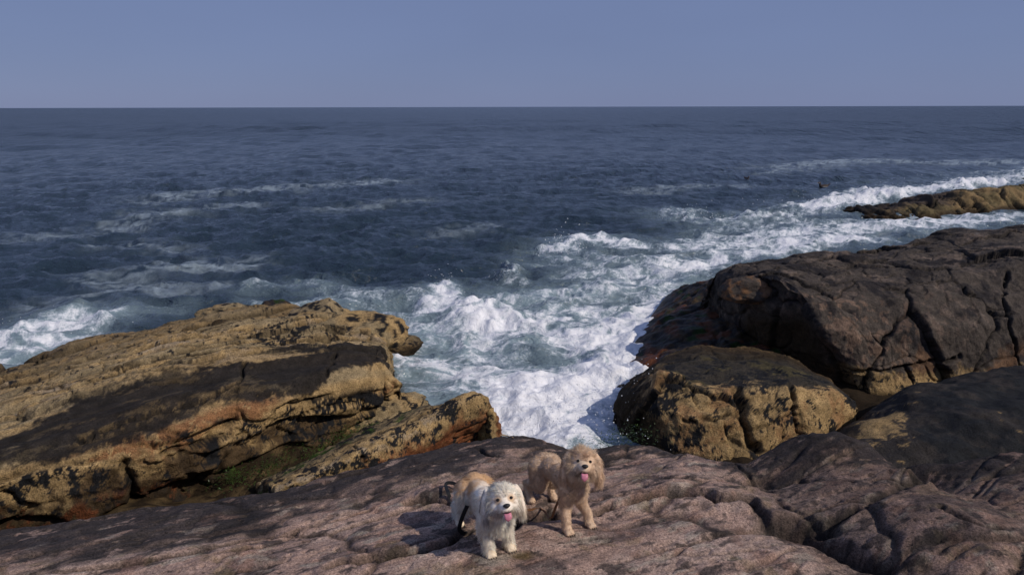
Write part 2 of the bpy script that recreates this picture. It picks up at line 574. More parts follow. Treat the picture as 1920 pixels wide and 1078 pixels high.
def build_sea():
    nc = 1000
    th = np.radians(np.linspace(-58, 58, nc))
    ang = np.concatenate([np.arange(36, 1.2, -0.062), np.geomspace(1.2, 0.005, 70)])
    rr = 3.8 / np.tan(np.radians(ang))
    X = rr[:, None] * np.sin(th)[None]
    Y = rr[:, None] * np.cos(th)[None]
    sp = np.gradient(rr)[:, None] * np.ones_like(X)
    sp = np.maximum(sp, rr[:, None] * (th[1] - th[0]))
    dx, dy, z = sea_height(X, Y, sp)
    near = rr < 90
    xy = np.stack([X, Y], -1)
    veil = np.zeros_like(X); foam = np.zeros_like(X); aer = np.zeros_like(X); lift = np.zeros_like(X)
    k = np.nonzero(near)[0]
    Q = xy[k]
    Q3 = np.concatenate([Q, np.zeros_like(Q[..., :1])], -1)
    w1 = np.stack([fbm(Q3 * 0.8, 3), fbm(Q3 * 0.8, 3, off=40)], -1)
    w2 = np.stack([fbm(Q3 * 2.6, 3, off=9), fbm(Q3 * 2.6, 3, off=70)], -1)
    Qw = Q + 0.35 * w1 * np.clip(np.linalg.norm(Q, axis=-1, keepdims=True) / 14, 0.7, 2.5) + 0.10 * w2
    vv = np.zeros(Q.shape[:2]); ff = np.zeros(Q.shape[:2]); aa = np.zeros_like(ff); ll = np.zeros_like(ff)
    for pts, rad, s, a, l in FOAM:
        d = polydist(Qw, stroke(pts))
        e = np.exp(-(d / rad) ** 2)
        if s < 0:                                             # spent foam: a thin pale film
            vv = np.maximum(vv, -s * e)
            ff = np.maximum(ff, -.55 * s * e)
            continue
        ff = np.maximum(ff, s * e) + 0.25 * np.minimum(ff, s * e)
        aa = np.maximum(aa, a * np.exp(-(d / (rad * 1.35)) ** 2))
        ll += l * np.exp(-(d / (rad * 0.7)) ** 2)
    # webs and streaks of foam: level lines of stretched noise
    fl = Q3.copy()
    fl[..., :2] += 0.5 * w1
    web = 1 - np.abs(fbm(fl * np.array([1.1, 2.2, 1]), 4, off=5)) * 2.6
    web2 = 1 - np.abs(fbm(fl * np.array([3.4, 5.2, 1]), 3, off=25)) * 2.4
    tex = 0.62 * web + 0.38 * web2
    c_, s_ = math.cos(R(56)), math.sin(R(56))                 # streaks drawn out along the run of the surge
    run = np.stack([fl[..., 0] * c_ + fl[..., 1] * s_, -fl[..., 0] * s_ + fl[..., 1] * c_, fl[..., 2]], -1)
    web3 = 1 - np.abs(fbm(run * np.array([.9, 4.6, 1]), 4, .6, off=45)) * 2.4
    tex = 0.45 * web + 0.25 * web2 + 0.30 * web3
    dense = sstep(0.9, 1.5, ff)
    ff = 1.12 * ff * (0.42 + 0.72 * tex) * (1 - dense) + dense * ff * (0.70 + 0.45 * tex)
    # the odd fleck on the crests outside
    ff = np.maximum(ff, 0.55 * sstep(0.17, 0.30, z[k] * (0.8 + 0.7 * perlin(Q3 * 0.33))))
    rough = fbm(Q3 * 1.9 + np.stack([w1[..., 0], w1[..., 1], 0 * w1[..., 0]], -1) * 0.4, 4, 0.45, off=3)
    veil[k] = np.clip(1.3 * vv * (0.25 + 0.75 * web + .8 * fbm(fl * np.array([.35, 2.2, 1]), 4, .6, off=61)), 0, .8); foam[k] = ff; aer[k] = np.clip(aa, 0, 1)
    lump = np.clip(aa, 0, 1)
    lift[k] = 0.7 * ll * (0.8 + 0.55 * fbm(Q3 * 2.2, 3, off=14)) + lump * rough * 0.075 + sstep(.5, 1.2, ff) * fbm(Q3 * 4, 3, off=8) * 0.028
    z = z + lift
    P = np.stack([X + dx, Y + dy, z], -1)
    o = new_mesh('sea', P, grid_faces(len(rr), nc), M_SEA, attrs={'foam': foam, 'aerated': aer * 0.8, 'ripple': 0.10 + 0.16 * sstep(.1, 4, sp), 'spacing': sp, 'veil': veil})
    tag(o, kind='structure')
    return o


sea = build_sea()

# ------------------------------------------------------------------ rock patches
def loft(rows, step, smooth, cap=((-.3, 0.0), (.1, .45)), back=(.7, -.7), foot=(-.05, -.7)):
    """rows: far to near, each the same number of world points. Closed down below the sea on every side."""
    A = np.array(rows, dtype=float)
    def ext(P, dx, dy, z):
        Q = P.copy(); Q[:, 0] += dx; Q[:, 1] += dy; Q[:, 2] = z
        return Q
    A = np.concatenate([ext(A[0], 0, back[0], back[1])[None], A, ext(A[-1], 0, foot[0], foot[1])[None]], 0)
    l, r = A[:, 0].copy(), A[:, -1].copy()
    A = np.concatenate([ext(l, cap[0][0], cap[0][1], -.7)[:, None], A, ext(r, cap[1][0], cap[1][1], -.7)[:, None]], 1)
    def resample(A, axis):
        d = np.linalg.norm(np.diff(A, axis=axis), axis=-1).mean(axis=1 - axis)
        c = np.concatenate([[0], np.cumsum(d)])
        n = max(8, int(c[-1] / step))
        idx = np.interp(np.linspace(0, c[-1], n), c, np.arange(len(c)))
        i = np.minimum(idx.astype(int), len(c) - 2)
        f = idx - i
        sh = [1, 1, 1]; sh[axis] = n
        f_ = f.reshape(sh)
        return np.take(A, i, axis) * (1 - f_) + np.take(A, i + 1, axis) * f_, idx
    B, V = resample(A, 0)
    B, U = resample(B, 1)
    B = blur(B, int(smooth / step))
    UU, VV = np.meshgrid(U, V)
    return B, UU, VV          # U, V: 0 = cap, 1 = first control point


_warp = {}


def carve(P, N, lines, width, depth, warp=0.03, lip=0.25):
    """open cracks along polylines"""
    key = (P.shape, warp)
    if key not in _warp:
        _warp.clear()
        _warp[key] = P + np.stack([fbm(P * 7, 3, off=o) for o in (0, 31, 62)], -1) * warp
    Q = _warp[key]
    lo, hi = np.min(lines, axis=0) - width * 10 - warp, np.max(lines, axis=0) + width * 10 + warp
    d = np.full(P.shape[:-1], 9.0, dtype=np.float32)
    k = np.all((Q > lo) & (Q < hi), axis=-1)
    d[k] = polydist(Q[k], lines)
    return -depth * np.exp(-(d / width) ** 2) + lip * depth * np.exp(-(d / (width * 3.5)) ** 2), np.exp(-(d / (width * 1.1)) ** 2)


def joints(P, freq, stretch=(1, 1, 1), ang=0.0, off=0.0, width=0.06, warp=0.3):
    """natural cracks: level lines of slow noise; returns 0..1 closeness to a crack and which block"""
    c, s = math.cos(ang), math.sin(ang)
    Q = np.stack([P[..., 0] * c + P[..., 1] * s, -P[..., 0] * s + P[..., 1] * c, P[..., 2]], -1) * np.array(stretch)
    n = fbm(Q * freq, 3, 0.5, off=off) + warp * 0.3 * fbm(Q * freq * 4, 2, off=off + 9)
    return np.exp(-(n / width) ** 2), n


def _blocks(Q, seed):
    i = np.floor(Q).astype(np.int32)
    f = (Q - i).astype(np.float32)
    n = len(Q)
    d1 = np.full(n, 9, dtype=np.float32); d2 = d1.copy()
    h = np.zeros(n, dtype=np.float32)
    for dx in (-1, 0, 1):
        for dy in (-1, 0, 1):
            for dz in (-1, 0, 1):
                k = _perm[(_perm[(_perm[(i[:, 0] + dx + seed) & 255] + i[:, 1] + dy) & 255] + i[:, 2] + dz) & 255]
                j = _g[k] * .32 + .5
                e0 = j[:, 0] + dx - f[:, 0]; e1 = j[:, 1] + dy - f[:, 1]; e2 = j[:, 2] + dz - f[:, 2]
                d = np.sqrt(e0 * e0 + e1 * e1 + e2 * e2)
                g = _g[_perm[k + 7]]
                hh = (_perm[k + 31] / 127.5 - 1) + 1.6 * -(e0 * g[:, 0] + e1 * g[:, 1] + e2 * g[:, 2])
                near = d < d1
                d2 = np.where(near, d1, np.minimum(d2, d))
                h = np.where(near, hh, h)
                d1 = np.where(near, d, d1)
    return np.stack([d2 - d1, h], -1)


def blocks(P, size, stretch=(1, 1, 1), ang=0.0, seed=0, warp=.12):
    """rock parted into angular blocks: distance from the nearest joint and a tilted height for every block"""
    c, s = math.cos(ang), math.sin(ang)
    Q = np.stack([P[..., 0] * c + P[..., 1] * s, -P[..., 0] * s + P[..., 1] * c, P[..., 2]], -1) * np.array(stretch) / size
    Q = Q + warp * np.stack([fbm(Q * 1.7, 3, off=seed + o) for o in (0, 21, 42)], -1) + 40
    sh = Q.shape[:-1]
    Q = Q.reshape(-1, 3)
    out = np.concatenate(list(_pool.map(lambda q: _blocks(q, seed), np.array_split(Q, len(Q) // 16000 + 1))))
    return out[:, 0].reshape(sh), out[:, 1].reshape(sh)


STRIKE = R(26)                       # the beds run this way

TAN = np.array([.33, .225, .105]); GREYTAN = np.array([.27, .205, .115]); BLACK = np.array([.018, .0155, .0145])
MUSSEL = np.array([.010, .010, .011]); ORANGE = np.array([.23, .115, .052]); BROWN = np.array([.085, .055, .028])
GREEN = np.array([.045, .085, .015]); PINK = np.array([.338, .230, .182]); SLATE = np.array([.034, .029, .029])
RUST = np.array([.16, .055, .022]); PALE = np.array([.42, .36, .29])


def along(P):
    c, s = math.cos(STRIKE), math.sin(STRIKE)
    return np.stack([P[..., 0] * c + P[..., 1] * s, -P[..., 0] * s + P[..., 1] * c, P[..., 2]], -1)


def blotch(P, freq, lo, hi, off=0.0, octaves=5):
    return sstep(lo, hi, fbm(P * freq, octaves, 0.6, off=off))


# ---- left outcrop
outcrop = empty('rock_outcrop', at(400, 850, 0.3))
tag(outcrop, 'long layered tan rock with a black lichen band, running down into the sea at left', 'rock')


def finish(name, P, C, barn, mat, parent):
    o = new_mesh(name, P, grid_faces(P.shape[0], P.shape[1], True), mat, None,
                 color=np.concatenate([np.clip(C, 0.004, 0.9), barn[..., None]], -1))
    if parent is not None:
        o.parent = parent
        o.matrix_parent_inverse = Matrix.Translation(-parent.location)
    return o


def left_slab():
    Z = lambda L: [at(*q) for q in L]
    rows = [
        Z([(-250, 770, .0), (0, 692, .1), (150, 645, .25), (300, 612, .5), (440, 580, .58), (515, 583, .62), (600, 573, .8), (650, 600, .75), (692, 598, .62), (735, 622, .4)]),
        Z([(-250, 830, .4), (0, 745, .55), (150, 698, .7), (300, 655, .8), (440, 627, .88), (520, 618, .92), (600, 612, .95), (655, 625, .92), (690, 630, .82), (722, 642, .62)]),
        Z([(-250, 880, .75), (0, 800, .85), (150, 745, .95), (300, 702, 1.02), (440, 672, 1.08), (520, 660, 1.1), (600, 648, 1.12), (645, 638, 1.14), (690, 645, 1.1), (718, 653, 1.02)]),
        Z([(-250, 930, .72), (0, 845, .8), (150, 812, .88), (300, 762, .97), (440, 715, 1.05), (520, 695, 1.06), (600, 690, 1.06), (650, 682, 1.05), (690, 676, 1.03), (728, 672, .96)]),
        Z([(-250, 960, .68), (0, 880, .75), (150, 856, .78), (300, 812, .85), (440, 762, .9), (520, 748, .9), (600, 732, .88), (660, 720, .86), (700, 712, .83), (742, 706, .72)]),
        Z([(-250, 985, .6), (0, 905, .68), (150, 880, .7), (300, 850, .72), (440, 800, .68), (520, 780, .65), (600, 764, .62), (660, 755, .58), (710, 748, .54), (770, 746, .40)]),
        Z([(-250, 1060, .25), (0, 985, .3), (150, 965, .3), (300, 925, .28), (420, 895, .22), (500, 868, .2), (600, 825, .2), (670, 797, .2), (720, 783, .2), (788, 765, .1)]),
    ]
    P, U, V = loft(rows, 0.0155, 0.07, cap=((-1.8, -.8), (.1, .45)))
    N = normals(P)
    A = along(P)
    upper = sstep(3.15, 2.8, V)
    lower = sstep(4.8, 5.4, V)
    # large undulation
    P = P + N * (0.07 * fbm(A * np.array([.45, 1.1, 1.1]), 3, off=2))[..., None]
    S = Surf(P)
    # bedding on the seaward side: thin beds with open joints, stepping
    j1, n1 = joints(P, 1.0, (0.17, 2.1, 1.2), STRIKE, 3, 0.05, .1)
    j2, n2 = joints(P, 1.0, (0.30, 5.0, 2.4), STRIKE, 11, 0.06, .15)
    j3, n3 = joints(P, .55, (1.3, .7, 1.0), STRIKE - .5, 27, 0.012, .1)
    steps = 0.055 * np.tanh(n1 * 3.5) + 0.02 * np.tanh(n2 * 3.5)
    d = upper * (steps - 0.045 * j1 - 0.014 * j2 - 0.03 * j3)
    # ledges under the black band
    k1, m1 = joints(P, 1.0, (0.25, 1.2, 3.2), STRIKE, 43, 0.06)
    k2, m2 = joints(P, 1.0, (0.9, 1.6, 2.2), STRIKE, 57, 0.05)
    d = d + lower * (0.06 * np.tanh(m1 * 6) - 0.07 * k1 - 0.05 * k2 + 0.03 * np.tanh(m2 * 5))
    mid = (1 - upper) * (1 - lower)
    d = d + mid * (0.018 * np.tanh(n1 * 5) + 0.012 * fbm(A * np.array([1, 3, 3]), 3, off=4))
    d = d + 0.016 * fbm(A * np.array([2.2, 6, 6]), 4, off=6) * (0.5 + upper + lower)
    cr = np.zeros(P.shape[:2])
    e1, h1 = blocks(P, 1.0, (.42, 1.5, 1.0), STRIKE, 5)
    e2, h2 = blocks(P, .42, (.5, 1.3, 1.2), STRIKE, 9)
    g1, g2 = np.exp(-(e1 / .045) ** 2), np.exp(-(e2 / .06) ** 2)
    d = d + (upper + .8 * lower) * (.055 * h1 - .06 * g1) + (.6 * upper + .8 * lower) * (.016 * h2 - .018 * g2) + mid * (.022 * h1 - .02 * g1)
    cr = np.maximum(.75 * g1 * (upper + lower + .4 * mid), .45 * g2 * (.5 * upper + lower))
    lines = [
        ([(150, 825), (205, 805), (270, 782), (330, 765), (380, 752), (425, 732), (445, 718), (452, 700), (454, 680)], .020, .075),
        ([(452, 705), (448, 735), (440, 762)], .012, .03),
        ([(300, 850), (345, 838), (380, 826), (412, 815)], .02, .08),
        ([(232, 868), (240, 895), (248, 930), (268, 950)], .04, .10),
        ([(268, 640), (300, 645), (345, 635), (372, 622), (395, 612)], .035, .12),
        ([(628, 660), (620, 680), (612, 700)], .02, .06),
        ([(580, 640), (620, 622), (650, 615), (690, 612)], .03, .09),
        ([(500, 628), (540, 622), (590, 622), (630, 612)], .022, .07),
        ([(690, 765), (730, 755), (770, 748)], .03, .10),
        ([(0, 745), (60, 730), (130, 719), (190, 712), (260, 700), (330, 690)], .016, .055),
        ([(0, 772), (80, 754), (170, 738), (260, 722), (330, 712)], .013, .04),
        ([(20, 718), (90, 702), (150, 690), (200, 680), (250, 672)], .013, .045),
        ([(120, 684), (208, 665), (274, 648), (330, 640)], .024, .08),
        ([(200, 700), (260, 688), (330, 672), (390, 660), (450, 652), (520, 646)], .014, .05),
        ([(300, 660), (370, 650), (440, 640), (520, 632), (570, 630)], .014, .05),
        ([(370, 640), (430, 622), (500, 612), (560, 606)], .016, .055),
        ([(410, 604), (470, 600), (520, 602)], .014, .05),
        ([(180, 648), (240, 634), (300, 628)], .014, .045),
        ([(0, 730), (40, 718), (80, 700), (130, 680)], .014, .05),
    ]
    for pts, w, dep in lines:
        dd, m = carve(P, N, S.trace(pts), w, dep)
        d = d + dd
        cr = np.maximum(cr, m)
    seam = carve(P, N, S.trace(lines[0][0]), .06, 0)[1]
    P = P + N * d[..., None]
    N = normals(P)
    P = P + N * (0.006 * fbm(P * 22, 3, off=14) * (0.4 + upper + lower))[..., None]
    # ---- tones
    b1 = fbm(A * np.array([.7, 2.6, 2.6]), 5, 0.6, off=5)
    b2 = fbm(P * 7, 5, 0.65, off=15)
    b3 = fbm(P * 18, 4, 0.6, off=35)
    C = np.ones(P.shape) * GREYTAN
    C = mixc(C, TAN * 1.05, sstep(-.3, .4, b1))
    C = mixc(C, PALE * .72, .5 * sstep(.25, .7, b1 + .4 * b2) * upper)
    crev = np.clip(j1 * .95 + j2 * .6 + j3 * .7, 0, 1) * upper
    C = mixc(C, BROWN * .3, crev * sstep(-.5, .2, b2 + .3))
    C = mixc(C, BROWN, .5 * upper * sstep(2.0, 1.0, V))
    # mussels and black crust on the seaward rocks
    muss = sstep(.34, .44, b2 * .7 + .6 * b3 + .25 * np.exp(-((U - 6.1) / .9) ** 2 - ((V - 2.3) / .5) ** 2) * 2.4 - .12)
    C = mixc(C, MUSSEL * 1.4, muss * upper)
    # black lichen band
    up_edge = 2.90 + .30 * b1 + .12 * b2 - .25 * sstep(7.0, 8.5, U) + .35 * np.exp(-((U - 1.6) / 1.1) ** 2)
    lo_edge = 4.95 + .32 * fbm(P * 2.2, 4, off=8) + .15 * b2 - .75 * sstep(6.6, 8.2, U) - .18 * np.exp(-((U - 4.6) / .5) ** 2) + .2 * np.exp(-((U - 6.7) / .5) ** 2)
    up_edge = up_edge + .10 * b3 + .08 * h1
    lo_edge = lo_edge + .16 * b3 + .10 * h1
    band = sstep(-.06, .16, V - up_edge) * sstep(-.05, .24, lo_edge - V)
    streak = sstep(.42, .6, fbm(A * np.array([.8, 9, 9]), 4, .55, off=77)) * sstep(3.4, 1.2, U)
    face = sstep(4.6, 5.0, V)
    under = mixc(np.ones(P.shape) * TAN, ORANGE, sstep(-.15, .35, b1 + .5 * np.exp(-((U - 4.6) / 1.2) ** 2) - .25 + .3 * b2))
    under = mixc(under, TAN * 1.25, sstep(.0, .35, b2 + .5 * sstep(5.3, 5.9, V) - .2) * .8)
    C = mixc(C, under, face)
    low = sstep(5.75, 6.25, V + .35 * b2 + .2 * b1)
    Lc = mixc(np.ones(P.shape) * BROWN * .9, TAN * .8, sstep(.05, .45, fbm(P * 2.3, 5, .6, off=90) + .5 * sstep(3.4, 2.4, U) + .35 * sstep(4.6, 5.8, U) - .15))
    C = mixc(C, Lc, low)
    blk = sstep(.20, .30, fbm(P * 3.4, 6, .80, off=60) + .12 * sstep(5.2, 6.2, V) - .05) * sstep(5.05, 5.5, V)
    C = mixc(C, MUSSEL * 1.3, blk)
    scab = sstep(.38, .55, fbm(A * np.array([1.6, 5, 5]), 5, .7, off=120))
    C = mixc(C, BLACK * (1 + .5 * b2[..., None]), .97 * band * (1 - .8 * streak) * (1 - .15 * scab))
    C = mixc(C, TAN * .8, .6 * seam * (1 - cr) * sstep(.0, .25, b3 + .5 * b2 - .02) * sstep(3.6, 3.9, V))
    wet = sstep(6.75, 7.0, V + .1 * b2)
    C = mixc(C, BROWN * .35, .85 * wet)
    C = mixc(C, GREEN * .8, sstep(.05, .3, fbm(P * 5, 4, off=33)) * sstep(6.75, 6.95, V) * sstep(4.3, 4.9, U))
    C = mixc(C, RUST * .6, sstep(.1, .4, b2) * sstep(6.5, 6.9, V) * sstep(4.9, 4.2, U))
    C = mixc(C, BLACK * .4, np.clip(cr, 0, 1) * .75)
    sea_edge = sstep(.22, .02, P[..., 2] + .05 * b2)
    C = mixc(C, MUSSEL * 1.5, sea_edge)
    barn = np.clip((1 - band) * sstep(-.2, .3, b1 + b2) * (1 - muss), 0, 1)
    finish('slab', P, C, barn, M_ROCK, outcrop)


def left_fin():
    Z = lambda L: [at(*q) for q in L]
    rows = [
        Z([(480, 905, .25), (560, 868, .28), (640, 820, .3), (720, 790, .36), (790, 762, .42), (840, 758, .42), (880, 745, .5)]),
        Z([(500, 905, .5), (570, 878, .54), (640, 842, .58), (720, 802, .64), (790, 772, .68), (850, 748, .76), (893, 736, .78)]),
        Z([(520, 915, .55), (585, 893, .6), (650, 858, .64), (725, 822, .68), (795, 790, .72), (855, 758, .78), (915, 742, .78)]),
        Z([(530, 935, .4), (595, 915, .42), (665, 890, .44), (740, 862, .46), (805, 832, .48), (865, 800, .5), (930, 775, .5)]),
        Z([(535, 960, .1), (600, 945, .1), (670, 915, .1), (745, 890, .1), (810, 865, .1), (870, 835, .1), (938, 805, .1)]),
    ]
    P, U, V = loft(rows, 0.0125, 0.035, cap=((-.2, 0), (.06, .3)), back=(.4, -.5))
    N = normals(P); S = Surf(P); A = along(P)
    j1, n1 = joints(P, 1.0, (0.5, 2.6, 2.0), STRIKE + .3, 71, 0.05)
    d = .03 * fbm(P * 2.2, 4, off=1) - .03 * j1 + .015 * fbm(P * 9, 3, off=12)
    cr = 0
    for pts, w, dep in [([(660, 838), (672, 852), (685, 868)], .018, .06), ([(640, 846), (720, 808), (800, 775), (850, 752)], .02, .03)]:
        dd, m = carve(P, N, S.trace(pts), w, dep)
        d = d + dd; cr = np.maximum(cr, m)
    P = P + N * d[..., None]
    b1 = fbm(P * 2.4, 5, .6, off=4); b2 = fbm(P * 8, 5, .65, off=18)
    C = mixc(np.ones(P.shape) * TAN, PALE * .7, .55 * sstep(2.3, 2.9, V) * sstep(-.2, .3, b2) * sstep(3.6, 3.1, V) * sstep(6.5, 5, U))
    C = mixc(C, GREYTAN * .7, sstep(2.3, 1.7, V))
    C = mixc(C, RUST * 1.1, sstep(3.45, 3.9, V + .5 * b1 + .2 * b2))
    C = mixc(C, ORANGE * .9, .6 * sstep(3.1, 3.6, V + .4 * b1) * sstep(.0, .3, b2))
    C = mixc(C, BROWN * .7, sstep(.05, .35, b1) * sstep(2.4, 1.8, V))
    C = mixc(C, GREEN * .8, sstep(.15, .4, fbm(P * 4, 5, .6, off=50)) * sstep(2.2, 1.6, V) * sstep(5.2, 4, U))
    C = mixc(C, MUSSEL * 1.5, sstep(.24, .36, fbm(P * 4, 6, .80, off=66) - .06))
    C = mixc(C, BLACK, sstep(.05, .2, b2 + 1.2 * np.exp(-((U - 6.6) / .5) ** 2 - ((V - 2.6) / .35) ** 2) - .55))
    C = mixc(C, BLACK * .5, cr * .8 + 0 * b1)
    finish('ridge', P, C, np.clip(sstep(-.2, .2, b2) * sstep(4.2, 3.2, V), 0, 1), M_ROCK, outcrop)


def lump(name, c, rad, rz, seed, tone_fn, mat, parent, sub=5, flat=0.35, amp=0.22, tilt=(0, 0)):
    """a rounded, jointed boulder: planes cut from a sphere, then worn"""
    bm = bmesh.new()
    bmesh.ops.create_icosphere(bm, subdivisions=sub, radius=1.0)
    V = np.array([v.co[:] for v in bm.verts]); F = np.array([[v.index for v in f.verts] for f in bm.faces])
    bm.free()
    g = np.random.default_rng(seed)
    for _ in range(11):
        n = g.normal(size=3); n /= np.linalg.norm(n)
        h = g.uniform(.62, .9)
        t = V @ n
        over = np.maximum(t - h, 0)
        V = V - n * (over * .85)[:, None]
    nn = V / np.linalg.norm(V, axis=1, keepdims=True)
    V = V + nn * (amp * .5 * fbm(V * 1.3, 3, off=seed) + amp * .18 * fbm(V * 5, 3, off=seed + 3))[:, None]
    V = V * np.array(rad)
    M = np.array((Matrix.Rotation(rz, 3, 'Z') @ Matrix.Rotation(tilt[0], 3, 'X') @ Matrix.Rotation(tilt[1], 3, 'Y')))
    W = V @ M.T + np.asarray(c)
    W = W + nn @ M.T * (0.012 * fbm(W * 9, 4, off=seed))[:, None]
    C, b = tone_fn(W)
    o = new_mesh(name, W, F, mat, color=np.concatenate([np.clip(C, .004, .9), b[:, None]], -1))
    if parent is not None:
        o.parent = parent
        o.matrix_parent_inverse = Matrix.Translation(-parent.location)
    return o


def tan_tone(P):
    b2 = fbm(P * 7, 5, .65, off=15); b1 = fbm(P * 2, 4, off=4)
    C = mixc(np.ones(P.shape) * GREYTAN * .9, TAN, sstep(-.2, .3, b1))
    C = mixc(C, MUSSEL * 1.4, sstep(.2, .32, b2 + .1 * b1))
    C = mixc(C, BROWN * .4, sstep(.3, .1, P[..., 2] + .08 * b2))
    return C, sstep(-.3, .2, b2)


def wet_tone(P):
    b2 = fbm(P * 6, 5, .65, off=15)
    C = mixc(np.ones(P.shape) * BLACK * .9, BROWN * .6, sstep(-.1, .4, b2))
    C = mixc(C, GREEN * .4, sstep(.25, .5, fbm(P * 4, 4, off=80)))
    return C, 0 * b2


left_slab()
left_fin()
lump('block', at(592, 600, .74) + [0, .05, -.1], (.58, .42, .40), .35, 4, tan_tone, M_ROCK, outcrop)
lump('block', at(672, 626, .70), (.74, .36, .30), .35, 9, tan_tone, M_ROCK, outcrop)
lump('block', at(748, 650, .08), (.40, .42, .20), .2, 12, lambda P: (tan_tone(P)[0] * .85, tan_tone(P)[1]), M_ROCK, outcrop)
lump('block', at(447, 592, .50), (.75, .4, .22), .25, 15, tan_tone, M_ROCK, outcrop)
lump('block', at(503, 580, .30) + [0, .25, -.06], (.34, .2, .17), .3, 19, wet_tone, M_WETROCK, outcrop)
lump('block', at(745, 768, .30), (.42, .22, .2), .75, 22, tan_tone, M_ROCK, outcrop)
lump('block', at(690, 785, .25), (.55, .2, .16), .72, 25, tan_tone, M_ROCK, outcrop)

# ------------------------------------------------------------------ right hand rocks
def dark_tone(P, N):
    b1 = fbm(P * 1.3, 5, .6, off=4); b2 = fbm(P * 6, 5, .65, off=18)
    D = np.array([.064, .052, .043])
    C = mixc(np.ones(P.shape) * D, np.array([.150, .114, .090]), .75 * sstep(.12, .55, b1 + .35 * b2))
    C = mixc(C, SLATE * .7, sstep(.1, .5, fbm(P * 2, 5, .6, off=52)))
    return C, b1, b2


def big_boulder():
    Y = lambda L: [aty(*q) for q in L]
    rows = [
        Y([(1335, 512, 10.9), (1385, 500, 11.0), (1480, 483, 11.2), (1600, 463, 11.5), (1700, 449, 11.8), (1800, 439, 12.1), (1920, 429, 12.4), (2200, 408, 13.0)]),
        Y([(1350, 518, 10.4), (1420, 506, 10.2), (1500, 495, 10.3), (1610, 480, 10.5), (1710, 470, 10.7), (1800, 462, 10.9), (1920, 455, 11.2), (2200, 440, 11.8)]),
        Y([(1372, 524, 10.0), (1448, 513, 9.2), (1530, 524, 9.2), (1640, 520, 9.25), (1750, 512, 9.3), (1850, 500, 9.5), (1920, 492, 9.7), (2200, 480, 10.2)]),
        Y([(1385, 560, 9.8), (1500, 548, 8.75), (1560, 560, 8.7), (1660, 560, 8.75), (1770, 555, 8.85), (1870, 545, 9.0), (1930, 540, 9.1), (2200, 530, 9.6)]),
        Y([(1405, 605, 9.6), (1537, 610, 8.42), (1590, 622, 8.36), (1690, 622, 8.4), (1790, 618, 8.5), (1880, 610, 8.65), (1940, 605, 8.75), (2200, 600, 9.2)]),
        Y([(1440, 660, 9.3), (1585, 682, 8.3), (1635, 695, 8.22), (1715, 690, 8.3), (1800, 690, 8.4), (1885, 690, 8.5), (1945, 690, 8.6), (2200, 690, 9.0)]),
        Y([(1490, 705, 9.0), (1610, 742, 8.2), (1655, 748, 8.15), (1725, 742, 8.25), (1810, 740, 8.35), (1890, 740, 8.45), (1950, 740, 8.55), (2200, 745, 8.9)]),
    ]
    P, U, V = loft(rows, 0.0155, 0.055, cap=((.1, .9), (.4, 0)), back=(.9, -.7))
    N = normals(P)
    P = P + N * (.09 * fbm(P * .9, 3, off=21))[..., None]
    S = Surf(P)
    j1, n1 = joints(P, .40, (1, 1, .8), .5, 3, .010, .15)
    j2, n2 = joints(P, .8, (1, 1, .5), -.4, 23, .012, .2)
    face = sstep(3.2, 4.0, V)
    d = .06 * np.tanh(n1 * 3) - .03 * j1 + face * (.02 * np.tanh(n2 * 4) - .012 * j2) + .02 * fbm(P * 4, 4, off=6) + .02 * fbm(P * np.array([1, 1, 3.0]), 3, off=16)
    e1, h1 = blocks(P, 1.05, (1, 1, .85), .4, 3, .15)
    e2, h2 = blocks(P, .40, (1, 1, .8), -.2, 8, .15)
    g1, g2 = np.exp(-(e1 / .028) ** 2), np.exp(-(e2 / .04) ** 2)
    some = sstep(-.1, .3, fbm(P * .9, 2, off=140))
    d = d + (.5 + .5 * face) * (.070 * h1 - .045 * g1) + some * (.016 * h2 - .014 * g2)
    cr = np.maximum(j1 * .3, np.maximum(.85 * g1, .6 * g2 * some))
    for pts, w, dep in [
        ([(1622, 492), (1660, 485), (1700, 492), (1740, 498), (1775, 492)], .05, .16),
        ([(1895, 500), (1890, 530), (1896, 570), (1893, 610), (1900, 660), (1905, 690)], .024, .11),
        ([(1585, 695), (1620, 698), (1660, 697), (1700, 688), (1760, 680), (1800, 672)], .020, .09),
        ([(1703, 690), (1712, 720), (1715, 745)], .018, .08),
    ]:
        dd, m = carve(P, N, S.trace(pts), w, dep, warp=.03, lip=.18)
        d = d + dd; cr = np.maximum(cr, m)
    P = P + N * d[..., None]
    N = normals(P)
    P = P + N * (.007 * fbm(P * 18, 3, off=14))[..., None]
    C, b1, b2 = dark_tone(P, N)
    C = mixc(C, np.array([.20, .125, .085]), .55 * sstep(.1, .4, b2 + .5 * b1) * np.exp(-((U - 3) / 1.6) ** 2) * face)
    C = mixc(C, ORANGE * .8, .5 * sstep(.1, .45, fbm(P * 2.2, 4, off=70)) * sstep(5.2, 5.9, V))
    C = mixc(C, TAN * .95, sstep(6.02, 6.3, V + .3 * b2 + .15 * b1) * sstep(1.6, 2.0, U))
    C = mixc(C, MUSSEL * 1.6, sstep(.2, .35, b2) * sstep(6.1, 6.4, V))
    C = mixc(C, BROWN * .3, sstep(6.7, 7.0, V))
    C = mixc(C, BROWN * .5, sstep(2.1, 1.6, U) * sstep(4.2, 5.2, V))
    C = mixc(C, BLACK * .5, cr * .75)
    # bird lime
    for q in [(1600, 538), (1835, 448), (1815, 457), (1508, 483), (1672, 530)]:
        p = S(*q); e = P - p
        dist = np.sqrt((e[..., 0] / 1.6) ** 2 + e[..., 1] ** 2 + e[..., 2] ** 2)
        C = mixc(C, np.array([.5, .5, .5]), .8 * sstep(.07, .02, dist + .03 * b2) if q[0] in (1600, 1835) else .8 * sstep(.025, .01, dist))
